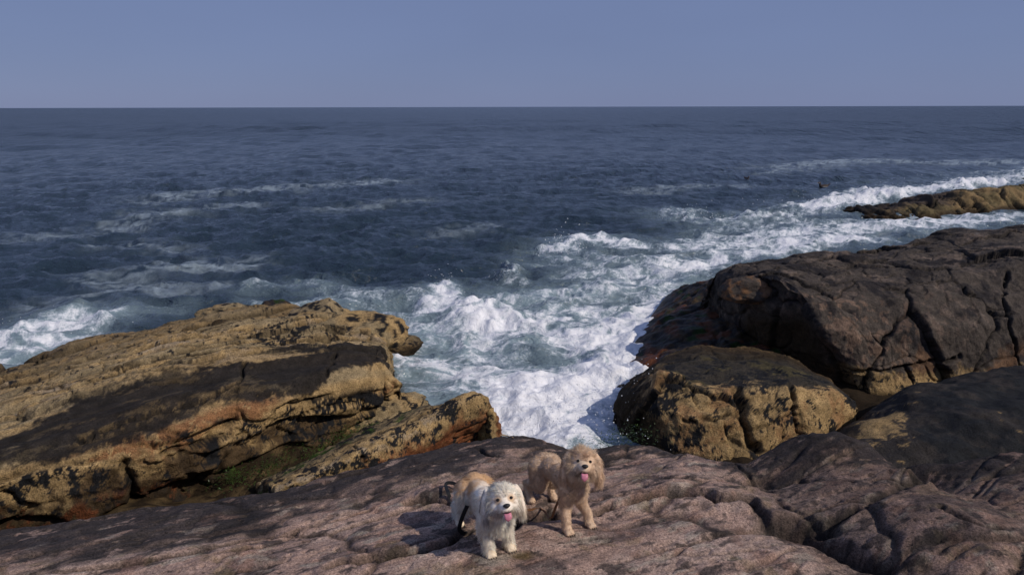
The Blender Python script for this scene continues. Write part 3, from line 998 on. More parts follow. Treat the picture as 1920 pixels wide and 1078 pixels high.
    o = finish('boulder', P, C, np.clip(sstep(6.0, 6.4, V + .3 * b2), 0, 1), M_ROCK, None)
    tag(o, 'huge dark brown jointed boulder with an undercut left end, at right', 'boulder')
    return o


def small_tone(P):
    C, b1, b2 = dark_tone(P, None)
    return mixc(C, ORANGE * .9, .7 * sstep(-.2, .3, b2)), 0 * b1


def tan_boulder():
    Y = lambda L: [aty(*q) for q in L]
    rows = [
        Y([(1185, 705, 8.7), (1250, 672, 8.8), (1328, 648, 8.8), (1400, 652, 8.8), (1475, 664, 8.5), (1555, 708, 7.9), (1608, 750, 7.45)]),
        Y([(1165, 735, 8.0), (1235, 700, 7.7), (1325, 690, 7.8), (1400, 692, 7.8), (1478, 695, 7.75), (1558, 722, 7.5), (1610, 754, 7.38)]),
        Y([(1160, 755, 7.7), (1238, 706, 7.35), (1325, 735, 7.05), (1400, 735, 7.0), (1480, 730, 7.0), (1560, 736, 7.15), (1612, 757, 7.3)]),
        Y([(1170, 790, 7.4), (1225, 760, 6.95), (1305, 785, 6.75), (1385, 795, 6.72), (1465, 780, 6.78), (1550, 765, 7.0), (1612, 760, 7.26)]),
        Y([(1185, 830, 7.2), (1260, 842, 6.75), (1330, 862, 6.6), (1395, 866, 6.55), (1480, 842, 6.65), (1555, 800, 6.95), (1614, 766, 7.22)]),
    ]
    P, U, V = loft(rows, 0.014, 0.022, cap=((-.1, .3), (.1, .2)), back=(.5, -.6), foot=(.08, -.6))
    N = normals(P)
    P = P + N * (.03 * fbm(P * 1.6, 3, off=41))[..., None]
    S = Surf(P)
    j1, n1 = joints(P, 1.2, (1, 1, 1.6), .3, 13, .03)
    d = .014 * np.tanh(n1 * 5) - .015 * j1 + .016 * fbm(P * 5, 4, off=16)
    e1, h1 = blocks(P, .85, (1, 1, .9), .2, 17, .10)
    g1 = np.exp(-(e1 / .025) ** 2)
    d = d + .028 * h1 - .025 * g1
    cr = np.maximum(.4 * j1, .6 * g1)
    for pts, w, dep in [
        ([(1378, 735), (1390, 765), (1395, 800), (1410, 835), (1424, 850)], .045, .15),
        ([(1484, 728), (1488, 765), (1492, 800), (1502, 825)], .028, .12),
        ([(1245, 708), (1300, 728), (1340, 745), (1380, 760)], .03, .09),
        ([(1398, 812), (1440, 798), (1480, 785)], .014, .04),
        ([(1280, 790), (1340, 785), (1385, 775)], .02, .05),
    ]:
        dd, m = carve(P, N, S.trace(pts), w, dep, warp=.04)
        d = d + dd; cr = np.maximum(cr, m)
    P = P + N * d[..., None]
    N = normals(P)
    P = P + N * (.006 * fbm(P * 22, 3, off=14))[..., None]
    b1 = fbm(P * 2, 5, .6, off=4); b2 = fbm(P * 7, 5, .65, off=18); b3 = fbm(P * 16, 3, off=28)
    C = mixc(np.ones(P.shape) * TAN * .92, ORANGE * 1.05, .6 * sstep(-.05, .4, b1 + .2 * b2))
    C = mixc(C, TAN * 1.2, .7 * sstep(.05, .35, b2))
    plate = sstep(3.0, 2.75, V + .28 * b2 + .15 * b1 + .30 * sstep(5.4, 6.2, U)) * sstep(1.0, 1.25, V)
    top = mixc(np.ones(P.shape) * np.array([.040, .034, .026]), np.array([.075, .062, .028]), .7 * sstep(.25, .55, fbm(P * 2.4, 4, off=99)))
    C = mixc(C, top, plate * sstep(1.6, 2.2, U))
    C = mixc(C, MUSSEL * 1.4, sstep(.26, .36, fbm(P * 3.2, 6, .80, off=61) + .12 * sstep(3.2, 2.2, U)))
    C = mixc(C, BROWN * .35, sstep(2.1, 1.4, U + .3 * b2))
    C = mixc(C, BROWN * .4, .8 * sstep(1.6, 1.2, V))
    C = mixc(C, BLACK * .5, cr * .8)
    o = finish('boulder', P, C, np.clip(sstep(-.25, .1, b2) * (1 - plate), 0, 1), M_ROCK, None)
    tag(o, 'tan barnacled boulder with a black top and two deep vertical cracks, beside the surging channel', 'boulder')


def black_rock():
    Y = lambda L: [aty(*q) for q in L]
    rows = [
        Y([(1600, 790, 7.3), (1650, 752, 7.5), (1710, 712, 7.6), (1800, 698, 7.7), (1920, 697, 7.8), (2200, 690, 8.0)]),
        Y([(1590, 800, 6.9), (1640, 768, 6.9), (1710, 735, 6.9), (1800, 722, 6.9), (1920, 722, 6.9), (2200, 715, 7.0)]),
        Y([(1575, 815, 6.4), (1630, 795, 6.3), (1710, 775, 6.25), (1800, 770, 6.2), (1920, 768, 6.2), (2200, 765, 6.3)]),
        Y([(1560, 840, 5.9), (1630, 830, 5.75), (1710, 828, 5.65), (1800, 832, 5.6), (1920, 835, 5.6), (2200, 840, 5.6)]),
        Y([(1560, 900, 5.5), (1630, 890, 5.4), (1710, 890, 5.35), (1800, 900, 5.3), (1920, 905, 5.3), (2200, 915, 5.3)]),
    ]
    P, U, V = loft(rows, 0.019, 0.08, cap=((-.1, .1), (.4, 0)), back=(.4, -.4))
    N = normals(P)
    P = P + N * (.08 * fbm(P * 1.1, 4, off=33) + .02 * fbm(P * 5, 4, off=3))[..., None]
    b1 = fbm(P * 1.7, 5, .6, off=44); b2 = fbm(P * 7, 5, .65, off=18)
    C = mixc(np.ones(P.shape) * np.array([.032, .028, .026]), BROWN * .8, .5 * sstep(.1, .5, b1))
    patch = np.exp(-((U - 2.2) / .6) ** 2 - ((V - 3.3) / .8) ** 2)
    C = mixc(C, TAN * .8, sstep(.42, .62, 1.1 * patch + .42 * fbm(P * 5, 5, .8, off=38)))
    C = mixc(C, np.array([.014, .015, .017]), sstep(.05, .35, b1 + .6 * sstep(2.6, 3.4, U) - .25))  # near-black tone, spreading towards the right end
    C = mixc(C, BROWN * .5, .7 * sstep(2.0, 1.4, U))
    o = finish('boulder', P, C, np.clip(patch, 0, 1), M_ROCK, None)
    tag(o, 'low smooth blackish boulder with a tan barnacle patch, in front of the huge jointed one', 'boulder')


def wet_shelf():
    Z = lambda L: [at(*q) for q in L]
    rows = [
        Z([(1250, 552, .05), (1300, 530, .45), (1350, 513, .8), (1420, 508, .95), (1500, 505, 1.0)]),
        Z([(1225, 585, .1), (1290, 562, .42), (1350, 555, .62), (1430, 555, .75), (1500, 570, .7)]),
        Z([(1195, 625, .08), (1270, 602, .38), (1350, 600, .5), (1430, 605, .55), (1510, 620, .5)]),
        Z([(1180, 665, .04), (1250, 650, .34), (1340, 645, .45), (1430, 650, .5), (1510, 660, .45)]),
        Z([(1150, 730, .0), (1230, 700, .2), (1330, 685, .3), (1430, 690, .3), (1510, 700, .3)]),
    ]
    P, U, V = loft(rows, 0.024, 0.08, cap=((-.4, 0), (.4, 0)), back=(.5, -.5), foot=(-.1, -.6))
    N = normals(P)
    j1, n1 = joints(P, 1.0, (.5, 1.8, 1), .5, 83, .05)
    P = P + N * (.10 * fbm(P * 1.3, 4, off=53) + .03 * np.tanh(n1 * 5) - .04 * j1 + .025 * fbm(P * 6, 4, off=3))[..., None] * sstep(.8, 1.8, U)[..., None]
    C, b = wet_tone(P)
    C = mixc(C, RUST * .55, sstep(.15, .4, fbm(P * 2.5, 4, off=7)))
    o = finish('rock_shelf', P, C, b, M_WETROCK, None)
    tag(o, 'low wet dark rock shelf awash with foam below the huge jointed boulder', 'rock')


def islet():
    Y = lambda L: [aty(*q) for q in L]
    rows = [
        Y([(1572, 404, 25.5), (1650, 388, 26.3), (1720, 374, 26.9), (1790, 363, 27.4), (1850, 356, 28.0), (1920, 350, 28.8), (2300, 325, 32)]),
        Y([(1574, 407, 24.6), (1660, 394, 24.8), (1725, 380, 25.2), (1790, 370, 25.6), (1850, 362, 26.4), (1920, 356, 27.2), (2300, 335, 30.5)]),
        Y([(1580, 411, 24.0), (1680, 403, 23.95), (1745, 396, 24.2), (1805, 389, 24.7), (1865, 380, 25.5), (1925, 374, 26.4), (2300, 355, 29.8)]),
        Y([(1585, 416, 23.3), (1690, 421, 23.1), (1755, 417, 23.5), (1815, 413, 24.1), (1875, 406, 24.9), (1930, 399, 25.8), (2300, 380, 29.3)]),
    ]
    P, U, V = loft(rows, 0.05, 0.12, cap=((-.5, .3), (.6, 0)), back=(1, -.6))
    N = normals(P); S = Surf(P)
    j1, n1 = joints(P, .55, (1.6, .5, .3), .2, 5, .05)
    d = .12 * np.tanh(n1 * 4) - .16 * j1 * sstep(2.3, 3, V) + .05 * fbm(P * 2.5, 4, off=3)
    e1, h1 = blocks(P, 1.3, (1.2, .8, 1), .2, 27, .2)
    e2, h2 = blocks(P, .5, (1, 1, 1), .2, 29, .2)
    g1 = np.exp(-(e1 / .06) ** 2)
    d = d + .07 * h1 - .09 * g1 + .03 * h2
    cr = np.maximum(j1 * .6, g1)
    P = P + N * d[..., None]
    b2 = fbm(P * 3, 5, .6, off=9); b1 = fbm(P * .8, 4, off=8)
    C = mixc(np.ones(P.shape) * np.array([.125, .095, .045]), TAN * .65, sstep(0, .5, b1 + .3 * b2))
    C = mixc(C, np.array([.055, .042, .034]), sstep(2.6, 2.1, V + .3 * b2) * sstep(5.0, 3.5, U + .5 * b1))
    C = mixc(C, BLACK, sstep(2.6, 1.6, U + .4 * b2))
    C = mixc(C, BLACK * .6, cr * .7)
    C = mixc(C, BROWN * .4, sstep(.22, .05, P[..., 2]))
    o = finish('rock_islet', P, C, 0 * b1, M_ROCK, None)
    tag(o, 'olive tan rock islet ringed by white surf, far right in the sea', 'rock')
    o2 = lump('rock', aty(1925, 345, 36.5), (1.5, .7, .3), .3, 31, wet_tone, M_WETROCK, None, sub=4)
    tag(o2, 'small dark rock tip in the surf beyond the olive islet at the picture edge', 'rock')


big_boulder()
tan_boulder()
black_rock()
wet_shelf()
islet()
t = lump('rock', aty(1400, 546, 9.55), (.40, .36, .22), -.2, 37, small_tone, M_ROCK, None)
tag(t, 'small sunlit orange brown rock at the left tip of the huge boulder', 'rock')
for q in [((1215, 605, .08), (.45, .2, .14), .7, 41), ((1165, 640, .0), (.4, .2, .12), .6, 43), ((1060, 690, -.06), (.45, .3, .14), .5, 47),
          ((1330, 505, .1), (.9, .5, .3), .3, 53)]:
    pass

# ------------------------------------------------------------------ the ledge underfoot: one sheet of bedrock
EDGE = [at(*q) for q in [(-500, 1060, 1.84), (-200, 1022, 1.85), (0, 990, 1.87), (250, 945, 1.88), (500, 905, 1.9), (700, 862, 1.9), (850, 827, 1.92), (940, 808, 1.93), (1000, 808, 1.93),
                         (1060, 826, 1.9), (1100, 832, 1.88), (1140, 824, 1.88), (1200, 820, 1.9), (1280, 838, 1.92), (1390, 865, 1.92), (1430, 846, 1.95), (1500, 829, 2.0), (1560, 825, 2.02),
                         (1620, 838, 2.0), (1680, 858, 1.95), (1720, 851, 1.96), (1800, 843, 2.0), (1920, 838, 2.02), (2150, 830, 2.05), (2500, 820, 2.1)]]


def ground_base(X, Y):
    ex = np.array([e[0] for e in EDGE]); ey = np.array([e[1] for e in EDGE]); ez = np.array([e[2] for e in EDGE])
    ye = np.interp(X, ex, ey); ze = np.interp(X, ex, ez)
    q = np.clip((Y - 1.2) / (ye - 1.2), 0, 1.3)
    nearz = 2.27 + 0.02 * X
    z = nearz + (ze - nearz) * (0.85 * q + 0.15 * q ** 2)
    # the hollow and the dome at right
    def g(px, py, zz, rx, ry, h, rot=0.0):
        c = at(px, py, zz)
        dx, dy = X - c[0], Y - c[1]
        u, v = dx * math.cos(rot) + dy * math.sin(rot), -dx * math.sin(rot) + dy * math.cos(rot)
        return h * np.exp(-(u / rx) ** 2 - (v / ry) ** 2)
    z = z + g(1530, 850, 1.95, .34, .26, .10, -.1) + g(1440, 900, 2.0, .25, .08, -.05) + g(1720, 880, 2.0, .10, .22, -.08, .3)
    z = z + g(1470, 985, 2.1, .34, .09, -.07, -.25) + g(1600, 1040, 2.15, .12, .22, -.08, .5)
    z = z + g(1750, 985, 2.2, .42, .26, .07) + g(1230, 900, 2.05, .35, .16, .035) + g(1440, 965, 2.1, .10, .05, .05) + g(1690, 905, 2.05, .11, .04, .05, -.3)
    z = z + g(1000, 955, 2.1, .14, .07, -.05, .2)
    return z, ye, ze


def build_ground():
    xs = np.concatenate([np.linspace(-7, -2.6, 60, endpoint=False), np.linspace(-2.6, 3.4, 780, endpoint=False), np.linspace(3.4, 8, 70)])
    ys = np.concatenate([np.linspace(9.0, 4.3, 70, endpoint=False), np.linspace(4.3, 1.65, 350, endpoint=False), np.linspace(1.65, -4, 120)])
    X, Y = np.meshgrid(xs, ys)
    z, ye, ze = ground_base(X, Y)
    P0 = np.stack([X, Y, 0 * X], -1)
    A = along(P0)
    n_edge = .06 * fbm(P0 * 2.2, 4, off=8)
    d = Y - (ye + n_edge)
    floor = .14 + .16 * fbm(P0 * 1.3, 4, off=70) + np.interp(X, [-6, -2.6, -1.9, -1.2, -.5, .3, 1.0, 1.6, 6], [.02, .08, .03, .02, -.5, -.6, -.35, .0, .1]) - .9 * sstep(6.3, 7.3, Y) * sstep(-2.2, -1.5, X) * sstep(2.2, 1.2, X) - .6 * sstep(6.0, 6.8, Y) * sstep(-3, -4, X)
    drop = sstep(-.02, .34, d)
    lip = -.10 * sstep(-.16, .05, d) ** 2
    S = Surf(np.stack([X, Y, z], -1)[(Y < 4.4) & (Y > 1.5)])
    # relief of the ledge: foliation, shallow joints, scabs where sheets have come away
    j1, n1 = joints(P0, 1.0, (.6, 2.4, 1), STRIKE, 5, .030, .5)
    j2, n2 = joints(P0, 1.0, (1.6, 5.5, 1), STRIKE, 15, .05, .6)
    fol = fbm(A * np.array([3.5, 13, 1]), 5, .6, off=3)
    e1, h1 = blocks(P0, 1.1, (.5, 1.2, 1), STRIKE, 33, .15)
    g1 = np.exp(-(e1 / .020) ** 2)
    rel = .032 * fbm(P0 * .9, 3, off=12) + .007 * np.tanh(n1 * 8) - .012 * j1 + .003 * np.tanh(n2 * 8) - .004 * j2 + .005 * fol + .005 * fbm(P0 * 9, 4, .6, off=2) + (.006 * h1 - .014 * g1) * (1 - .85 * np.exp(-((X - .06) / .42) ** 4 - ((Y - 2.36) / .38) ** 4))
    pits = sstep(.35, .6, fbm(P0 * 14, 3, off=101))
    rel = rel - .007 * pits
    cr = np.maximum(.5 * j1 + .15 * j2, .8 * g1 * (1 - .85 * np.exp(-((X - .06) / .42) ** 4 - ((Y - 2.36) / .38) ** 4)))
    for pts, w, dep in [
        ([(1105, 962), (1150, 950), (1195, 940), (1250, 932), (1300, 936), (1345, 946), (1400, 950)], .018, .075),
        ([(1400, 950), (1440, 985), (1500, 998), (1560, 1000)], .03, .06),
        ([(1480, 1010), (1560, 1035), (1620, 1060), (1660, 1075)], .03, .09),
        ([(620, 1060), (700, 1048), (760, 1036), (800, 1032), (850, 1012), (885, 995)], .018, .06),
        ([(930, 1000), (975, 975), (1010, 962), (1060, 965)], .022, .075),
        ([(365, 1022), (420, 1018), (500, 1002), (560, 988), (640, 968), (700, 948)], .010, .03),
        ([(380, 1045), (440, 1028), (490, 1018)], .010, .022),
        ([(760, 940), (800, 934), (840, 936), (870, 950)], .02, .05),
        ([(880, 842), (900, 848), (915, 858), (935, 862)], .012, .03),
        ([(1380, 870), (1430, 920), (1480, 960), (1540, 990)], .014, .03),
        ([(1690, 855), (1700, 880), (1720, 900), (1600, 960), (1560, 1000)], .02, .045),
        ([(1640, 900), (1700, 905), (1740, 912)], .015, .04),
        ([(1500, 900), (1540, 896), (1600, 905)], .015, .035),
        ([(1770, 960), (1820, 985), (1900, 1000)], .015, .035),
    ]:
        line = [q[:2].tolist() + [0] for q in S.trace(pts)]
        dd, m = carve(P0, None, line, w, dep * (1.5 if pts[0][0] < 1300 else .8), warp=.03, lip=.2)
        rel = rel + dd; cr = np.maximum(cr, 1.1 * m ** .6)
        la = np.array(line)                                   # the sheet behind the joint stands a little proud
        o_ = np.argsort(la[:, 0])
        up = Y - np.interp(X, la[o_, 0], la[o_, 1])
        inx = sstep(la[:, 0].min() - .05, la[:, 0].min() + .1, X) * sstep(la[:, 0].max() + .05, la[:, 0].max() - .1, X)
        flat = np.ptp(la[:, 1]) < .45 * np.ptp(la[:, 0]) and pts[0][0] < 1300
        rel = rel + (.3 * dep) * flat * inx * (up > 0) * np.exp(-np.abs(up) / .16)
    # small pool hollows
    pool = S(980, 1036)
    rel = rel - .02 * np.exp(-(((X - pool[0]) / .05) ** 2 + ((Y - pool[1]) / .03) ** 2) ** 2)
    rel = rel * (1 - .6 * np.exp(-((X - .08) / .40) ** 4 - ((Y - 2.42) / .40) ** 4))
    z = (z + rel + lip) * (1 - drop) + drop * np.minimum(floor, z)
    P = np.stack([X, Y, z], -1)
    # ---- tones
    b1 = fbm(A * np.array([1.2, 2.6, 1]), 5, .6, off=7)
    b2 = fbm(A * np.array([5, 11, 1]), 5, .65, off=27)
    b3 = fbm(P0 * 26, 4, .6, off=37)
    C = mixc(np.ones(P.shape) * PINK, np.array([.41, .30, .245]), .7 * sstep(.0, .45, b1 + .4 * b2))
    C = mixc(C, np.array([.13, .098, .09]), .7 * sstep(.05, .4, -b1 + .5 * b2))
    C = mixc(C, SLATE, .75 * sstep(.22, .45, b2 + .25 * b3) * sstep(-.4, .1, b1 + .2))
    C = mixc(C, np.array([.26, .15, .11]), .45 * sstep(.32, .5, fbm(P0 * 7, 4, off=88)))
    C = mixc(C, PALE * .8, .6 * sstep(.38, .55, fbm(A * np.array([5, 12, 1]), 5, .6, off=47)))
    C = mixc(C, np.array([.17, .13, .06]), .35 * sstep(.42, .6, fbm(P0 * 4, 5, .6, off=68)))
    left = np.interp(X, [-6, -2.2, -1.0, -.2, .3, .6, 1.0, 1.3, 2.0, 6], [.88, .76, .72, .68, .48, .32, .26, .50, .5, .6])
    edge = sstep(-1.0, -.55, (d + .16 * b1 + .10 * b2) / left)
    right = sstep(1.05, 1.5, X - .55 * (Y - 2.2) * -.4 + .35 * b1) * sstep(1.9, 2.5, Y + .2 * b1)
    dome = at(1540, 855, 1.97)
    dm = sstep(.9, .5, ((X - dome[0] + .06 * b1) / .46) ** 2 + ((Y - dome[1] + .05 * b2) / .22) ** 2)
    dk = np.clip(np.maximum(np.maximum(edge, .5 * right), dm), 0, 1)
    C = mixc(C, SLATE * (1 + .35 * b2[..., None]), .96 * dk * (1 - .6 * sstep(.36, .52, fbm(A * np.array([6, 15, 1]), 4, .6, off=91))))
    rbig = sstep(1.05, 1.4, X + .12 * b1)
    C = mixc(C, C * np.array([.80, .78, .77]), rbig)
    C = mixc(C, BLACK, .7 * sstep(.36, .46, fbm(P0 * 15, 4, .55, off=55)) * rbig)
    C = mixc(C, BLACK * .8, np.clip(cr, 0, 1) * .85)
    C = mixc(C, np.array([.09, .06, .02]), .85 * np.exp(-(((X - pool[0]) / .05) ** 2 + ((Y - pool[1]) / .032) ** 2) ** 2))
    gul = drop
    fc = mixc(np.ones(P.shape) * BROWN * .25, GREEN * .9, sstep(-.05, .25, fbm(P0 * 3, 5, .6, off=29)) * sstep(-2.6, -1.9, X) * sstep(-.6, -1.0, X))  # dark brown base paints in the shadow on the floor between the rocks
    fc = mixc(fc, TAN * .4, .6 * sstep(-2.1, -2.6, X) * sstep(.05, .3, fbm(P0 * 6, 5, .75, off=130)))
    C = mixc(C, fc, gul)
    o = finish('ground', P, C, .0 * X, M_GRANITE, None)
    tag(o, kind='structure')
    return X, Y, z


GX, GY, GZ = build_ground()


def ground_z(x, y):
    i = np.argmin(np.abs(GX[0] - x)); j = np.argmin(np.abs(GY[:, 0] - y))
    return float(GZ[j, i])

# ------------------------------------------------------------------ the dogs
def fur_material(name):
    m, nt, N, L, bs = new_mat(name)
    a = N.new('ShaderNodeAttribute'); a.attribute_name = 'tone'
    tc = N.new('ShaderNodeTexCoord').outputs['Object']
    k = map_node(N, L, noise_node(N, L, tc, 140, 3), 0.3, 0.7, 0.86, 1.14)
    mul = N.new('ShaderNodeVectorMath'); mul.operation = 'SCALE'
    L.new(a.outputs['Color'], mul.inputs[0]); L.new(k, mul.inputs['Scale'])
    L.new(mul.outputs[0], bs.inputs['Base Color'])
    bs.inputs['Roughness'].default_value = 0.65
    bs.inputs['Specular IOR Level'].default_value = 0.2
    return m


M_FUR = fur_material('dog_fur')
M_EYE = plain('eye_dark', (.012, .008, .006), 0.08, 0.6)
M_NOSE = plain('nose_black', (.012, .011, .012), 0.3, 0.5, bump=(500, .002))
M_TONGUE = plain('tongue_pink', (.62, .22, .29), 0.35, 0.4, bump=(300, .002))
M_MOUTH = plain('mouth_dark', (.03, .010, .010), 0.5, 0.3)
M_BLACKSTRAP = plain('black_webbing', (.010, .011, .014), 0.6, 0.3, bump=(700, .001))
M_BROWNSTRAP = plain('brown_leather', (.16, .075, .035), 0.55, 0.3, bump=(500, .001))
M_CLAW = plain('claw', (.06, .045, .035), 0.4, 0.4)


def ball(c, r, rot=(0, 0, 0), seg=18, rings=12):
    bm = bmesh.new()
    bmesh.ops.create_uvsphere(bm, u_segments=seg, v_segments=rings, radius=1.0)
    M = Matrix.Translation(c) @ Matrix.Rotation(rot[2], 4, 'Z') @ Matrix.Rotation(rot[1], 4, 'Y') @ Matrix.Rotation(rot[0], 4, 'X') @ Matrix.Diagonal((r[0], r[1], r[2], 1))
    bm.transform(M)
    return bm


def limb(a, b, ra, rb, n=7):
    a, b = Vector(a), Vector(b)
    out = []
    for k in range(n):
        t = k / (n - 1)
        r = ra + (rb - ra) * t
        out.append(ball(a.lerp(b, t), (r, r, r), seg=14, rings=9))
    return out


class Sculpt:
    """gathers overlapping shapes, fuses them into one continuous skin"""
    def __init__(self):
        self.parts = []        # (bmesh, tag, centre, radii, matrix)

    def add(self, bm, tagname):
        self.parts.append((bm, tagname))

    def build(self, voxel, smooth):
        V, F, n = [], [], 0
        cen, tags = [], []
        for bm, t in self.parts:
            vv = np.array([v.co[:] for v in bm.verts])
            for f in bm.faces:
                F.append([v.index + n for v in f.verts])
            V.append(vv); n += len(vv)
            cen.append(vv); tags += [t] * len(vv)
            bm.free()
        V = np.concatenate(V)
        me = bpy.data.meshes.new('tmp')
        me.from_pydata(V.tolist(), [], F)
        o = bpy.data.objects.new('tmp', me)
        col.objects.link(o)
        md = o.modifiers.new('r', 'REMESH'); md.mode = 'VOXEL'; md.voxel_size = voxel; md.adaptivity = 0
        ms = o.modifiers.new('s', 'SMOOTH'); ms.factor = 0.5; ms.iterations = smooth
        dg = bpy.context.evaluated_depsgraph_get()
        ev = o.evaluated_get(dg).to_mesh()
        nv = len(ev.vertices)
        W = np.empty(nv * 3, dtype=np.float32); ev.vertices.foreach_get('co', W); W = W.reshape(-1, 3)
        NN = np.empty(nv * 3, dtype=np.float32); ev.vertices.foreach_get('normal', NN); NN = NN.reshape(-1, 3)
        Q = np.empty(len(ev.polygons) * 4, dtype=np.int32)
        ev.polygons.foreach_get('vertices', Q) if all(p.loop_total == 4 for p in ev.polygons) else None
        Q = np.array([list(p.vertices) if len(p.vertices) == 4 else list(p.vertices) + [p.vertices[-1]] for p in ev.polygons]) if Q.size == 0 else Q.reshape(-1, 4)
        o.evaluated_get(dg).to_mesh_clear()
        bpy.data.objects.remove(o); bpy.data.meshes.remove(me)
        # nearest source vertex tells the region
        tags = np.array(tags)[::2]; V = V[::2]
        reg = np.empty(nv, dtype=tags.dtype)
        for i in range(0, nv, 1500):
            d = ((W[i:i + 1500, None] - V[None]) ** 2).sum(-1)
            reg[i:i + 1500] = tags[d.argmin(1)]
        return W, NN, Q, reg


def strands(root, dirs, length, bend, rad, colr, curl=0.0, turns=2.0, seed=0, rings=5):
    """tapered three sided hairs as one mesh"""
    n = len(root)
    g = np.random.default_rng(seed)
    up = np.where(np.abs(dirs[:, 2:3]) > .9, [[1, 0, 0]], [[0, 0, 1]])
    s1 = np.cross(dirs, up); s1 /= np.linalg.norm(s1, axis=1, keepdims=True)
    s2 = np.cross(dirs, s1)
    ph = g.uniform(0, 6.28, n)
    V = np.empty((n, rings, 3, 3), dtype=np.float32)
    for k in range(rings):
        t = k / (rings - 1)
        c = root + length[:, None] * (t * dirs + t * t * bend)
        if curl is not None:
            a = ph + t * turns * 6.283
            c = c + (s1 * np.cos(a)[:, None] + s2 * np.sin(a)[:, None]) * (curl * t ** .5)[:, None]
        r = rad * (1 - t ** 1.8 * .92)
        for j in range(3):
            b = j * 2.094
            V[:, k, j] = c + (s1 * math.cos(b) + s2 * math.sin(b)) * r[:, None]
    base = (np.arange(n) * rings * 3)[:, None]
    f = []
    for k in range(rings - 1):
        for j in range(3):
            a, b = k * 3 + j, k * 3 + (j + 1) % 3
            f.append([a, b, b + 3, a + 3])
    F = (base[:, None] + np.array(f)[None]).reshape(-1, 4)
    C = np.repeat(colr, rings * 3, axis=0)
    return V.reshape(-1, 3), F, C


def tongue_mesh(s, droop):
    """a soft flat tongue lolling over the lower lip"""
    path = [(0, 0, 0), (.012, 0, .003), (.022, 0, .002), (.029, 0, -.004), (.031, 0, -.013 * droop), (.029, 0, -.020 * droop)]
    width = [.011, .0125, .0135, .0140, .0135, .006]
    V, F = [], []
    m = 9
    for (x, y, z), w in zip(path, width):
        for j in range(m):
            a = 2 * math.pi * j / m
            dz = math.sin(a) * .0032
            V.append((x * s + dz * .6 * s, math.cos(a) * w * s, z * s + dz * s - .0025 * s * (1 - abs(math.cos(a)))))
    for i in range(len(path) - 1):
        for j in range(m):
            a, b = i * m + j, i * m + (j + 1) % m
            F.append([a, b, b + m, a + m])
    n = len(V)
    V.append((path[0][0] * s, 0, 0)); V.append((path[-1][0] * s, 0, path[-1][2] * s - .003 * s))
    for j in range(m):
        F.append([n, (j + 1) % m, j, j])
        F.append([n + 1, (len(path) - 1) * m + j, (len(path) - 1) * m + (j + 1) % m, (len(path) - 1) * m + (j + 1) % m])
    return V, F


def part_mesh(name, V, F, mat, parent, M=None):
    me = bpy.data.meshes.new(name)
    F = [list(dict.fromkeys(f)) for f in F]
    me.from_pydata([tuple(v) for v in V], [], F)
    if M is not None: me.transform(M)
    me.polygons.foreach_set('use_smooth', [True] * len(me.polygons))
    me.materials.append(mat)
    o = bpy.data.objects.new(name, me)
    col.objects.link(o); o.parent = parent
    return o


def bm_part(name, bm, mat, parent, M=None):
    me = bpy.data.meshes.new(name)
    bm.to_mesh(me); bm.free()
    if M is not None: me.transform(M)
    me.polygons.foreach_set('use_smooth', [True] * len(me.polygons))
    me.materials.append(mat)
    o = bpy.data.objects.new(name, me)
    col.objects.link(o); o.parent = parent
    return o


